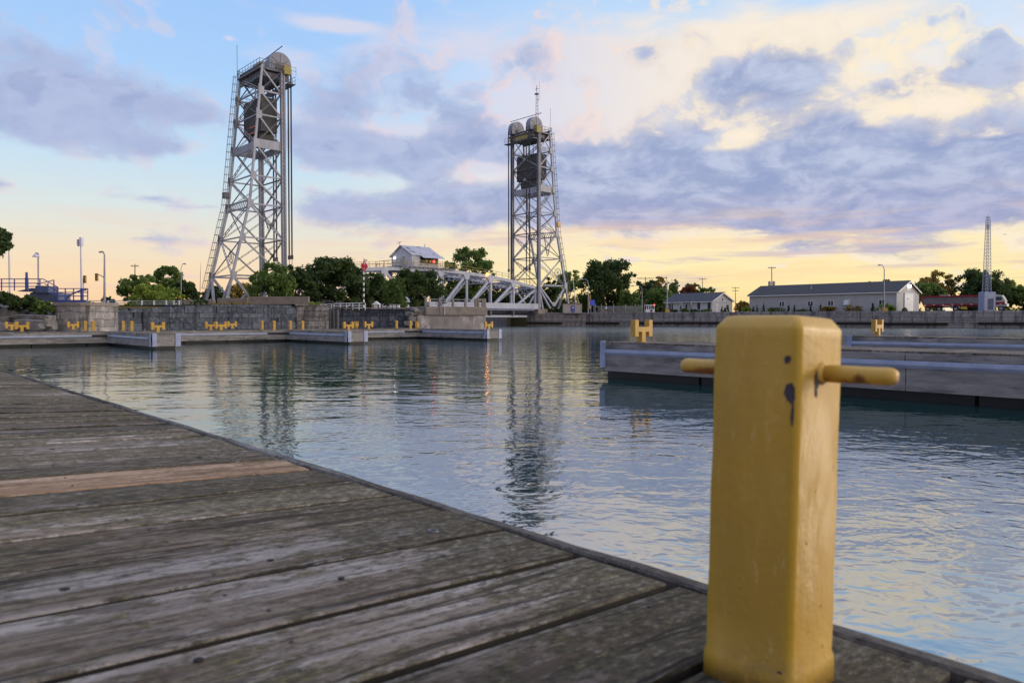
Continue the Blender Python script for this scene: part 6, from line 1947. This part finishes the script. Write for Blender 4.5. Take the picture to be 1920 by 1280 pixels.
for x in (x0 - .1, x0 + 1.6):
    mb = MB(); mb.lathe((x, .02, .52), [(.3, 0), (.5, .04), (.52, .26), (.3, .3)], 16, (0, 1, 0)); w_ = mb.obj('wheel', MT['tyre'], tk)
    mb = MB(); mb.lathe((x, -.02, .52), [(.1, 0), (.26, .03), (.26, .06)], 12, (0, 1, 0)); mb.obj('rim', MT['chrome'], w_)
mb = MB(); mb.tube((x0 - .2, .3, 1.0), (x0 - .2, .3, 3.3), .09, None, 8); mb.obj('exhaust', MT['chrome'], tk)

# radio mast on a steel cabinet
Ym = 118.5
mt_ = thing('radio_mast', 'blue grey lattice radio mast standing on a steel cabinet at the quay edge', 'radio mast', at(1855, 582, Ym), 0)
a, b_ = at(1845.5, 582, Ym), at(1866.5, 582, Ym); zt = at(1855, 547, Ym).z
mb = MB(); mb.box(((a.x + b_.x) / 2, Ym + .8, (zt + g) / 2), (b_.x - a.x, 1.6, zt - g)); mb.obj('cabinet', MT['plate'], mt_, bevel=.05)
mb = MB(); mb.box(((a.x + b_.x) / 2 + .1, Ym - .02, g + 1.1), (.9, .04, 1.8)); mb.obj('cabinet_door', MT['blue_box'], mt_)
c = Vector(((a.x + b_.x) / 2 - .05, Ym + .8, 0)); z1 = at(1855, 410, Ym).z
w0, w1 = .44, .22
crn = [(-1, -1), (1, -1), (1, 1), (-1, 1)]
cp = lambda k, f: c + Vector((crn[k % 4][0] * (w0 + (w1 - w0) * f), crn[k % 4][1] * (w0 + (w1 - w0) * f), zt + (z1 - zt) * f))
mb = MB()
for k in range(4): mb.bar(cp(k, 0), cp(k, 1), .06)
mb.obj('leg', MT['plate'], mt_)
mb = MB(); n = 22
for i in range(n):
    for k in range(4):
        f0, f1 = i / n, (i + 1) / n
        mb.bar(cp(k, f0), cp(k + 1, f1), .028); mb.bar(cp(k, f1), cp(k + 1, f1), .028)
mb.obj('lattice', MT['plate'], mt_)
mb = MB(); mb.tube(c + Z_ * z1, c + Z_ * (z1 + .75), .06, None, 6); mb.box(c + Z_ * (z1 + .3), (.5, .3, .2)); mb.box(c + Z_ * (z1 - 1.2), (.3, .3, .8)); mb.obj('antenna', MT['plate'], mt_)

# gull flying at right
bd = thing('bird', 'small dark bird flying right of the radio mast', 'bird', at(1883, 440, 170), .9, world=False)
mb = MB()
mb.lathe((-.2, 0, 0), [(.01, 0), (.05, .06), (.075, .18), (.06, .3), (.03, .36), (.035, .40), (.01, .47)], 8, (1, 0, 0))
for s_ in (-1, 1):
    mb.prism([(.06, .04 * s_, .02), (.10, .26 * s_, .14), (.02, .52 * s_, .06), (-.02, .30 * s_, .10), (-.10, .05 * s_, .01)], (0, 0, .018))
mb.prism([(-.18, -.02, 0), (-.30, -.06, .01), (-.30, .06, .01), (-.18, .02, 0)], (0, 0, .012))
mb.obj('body', MT['steel_dark'], bd)
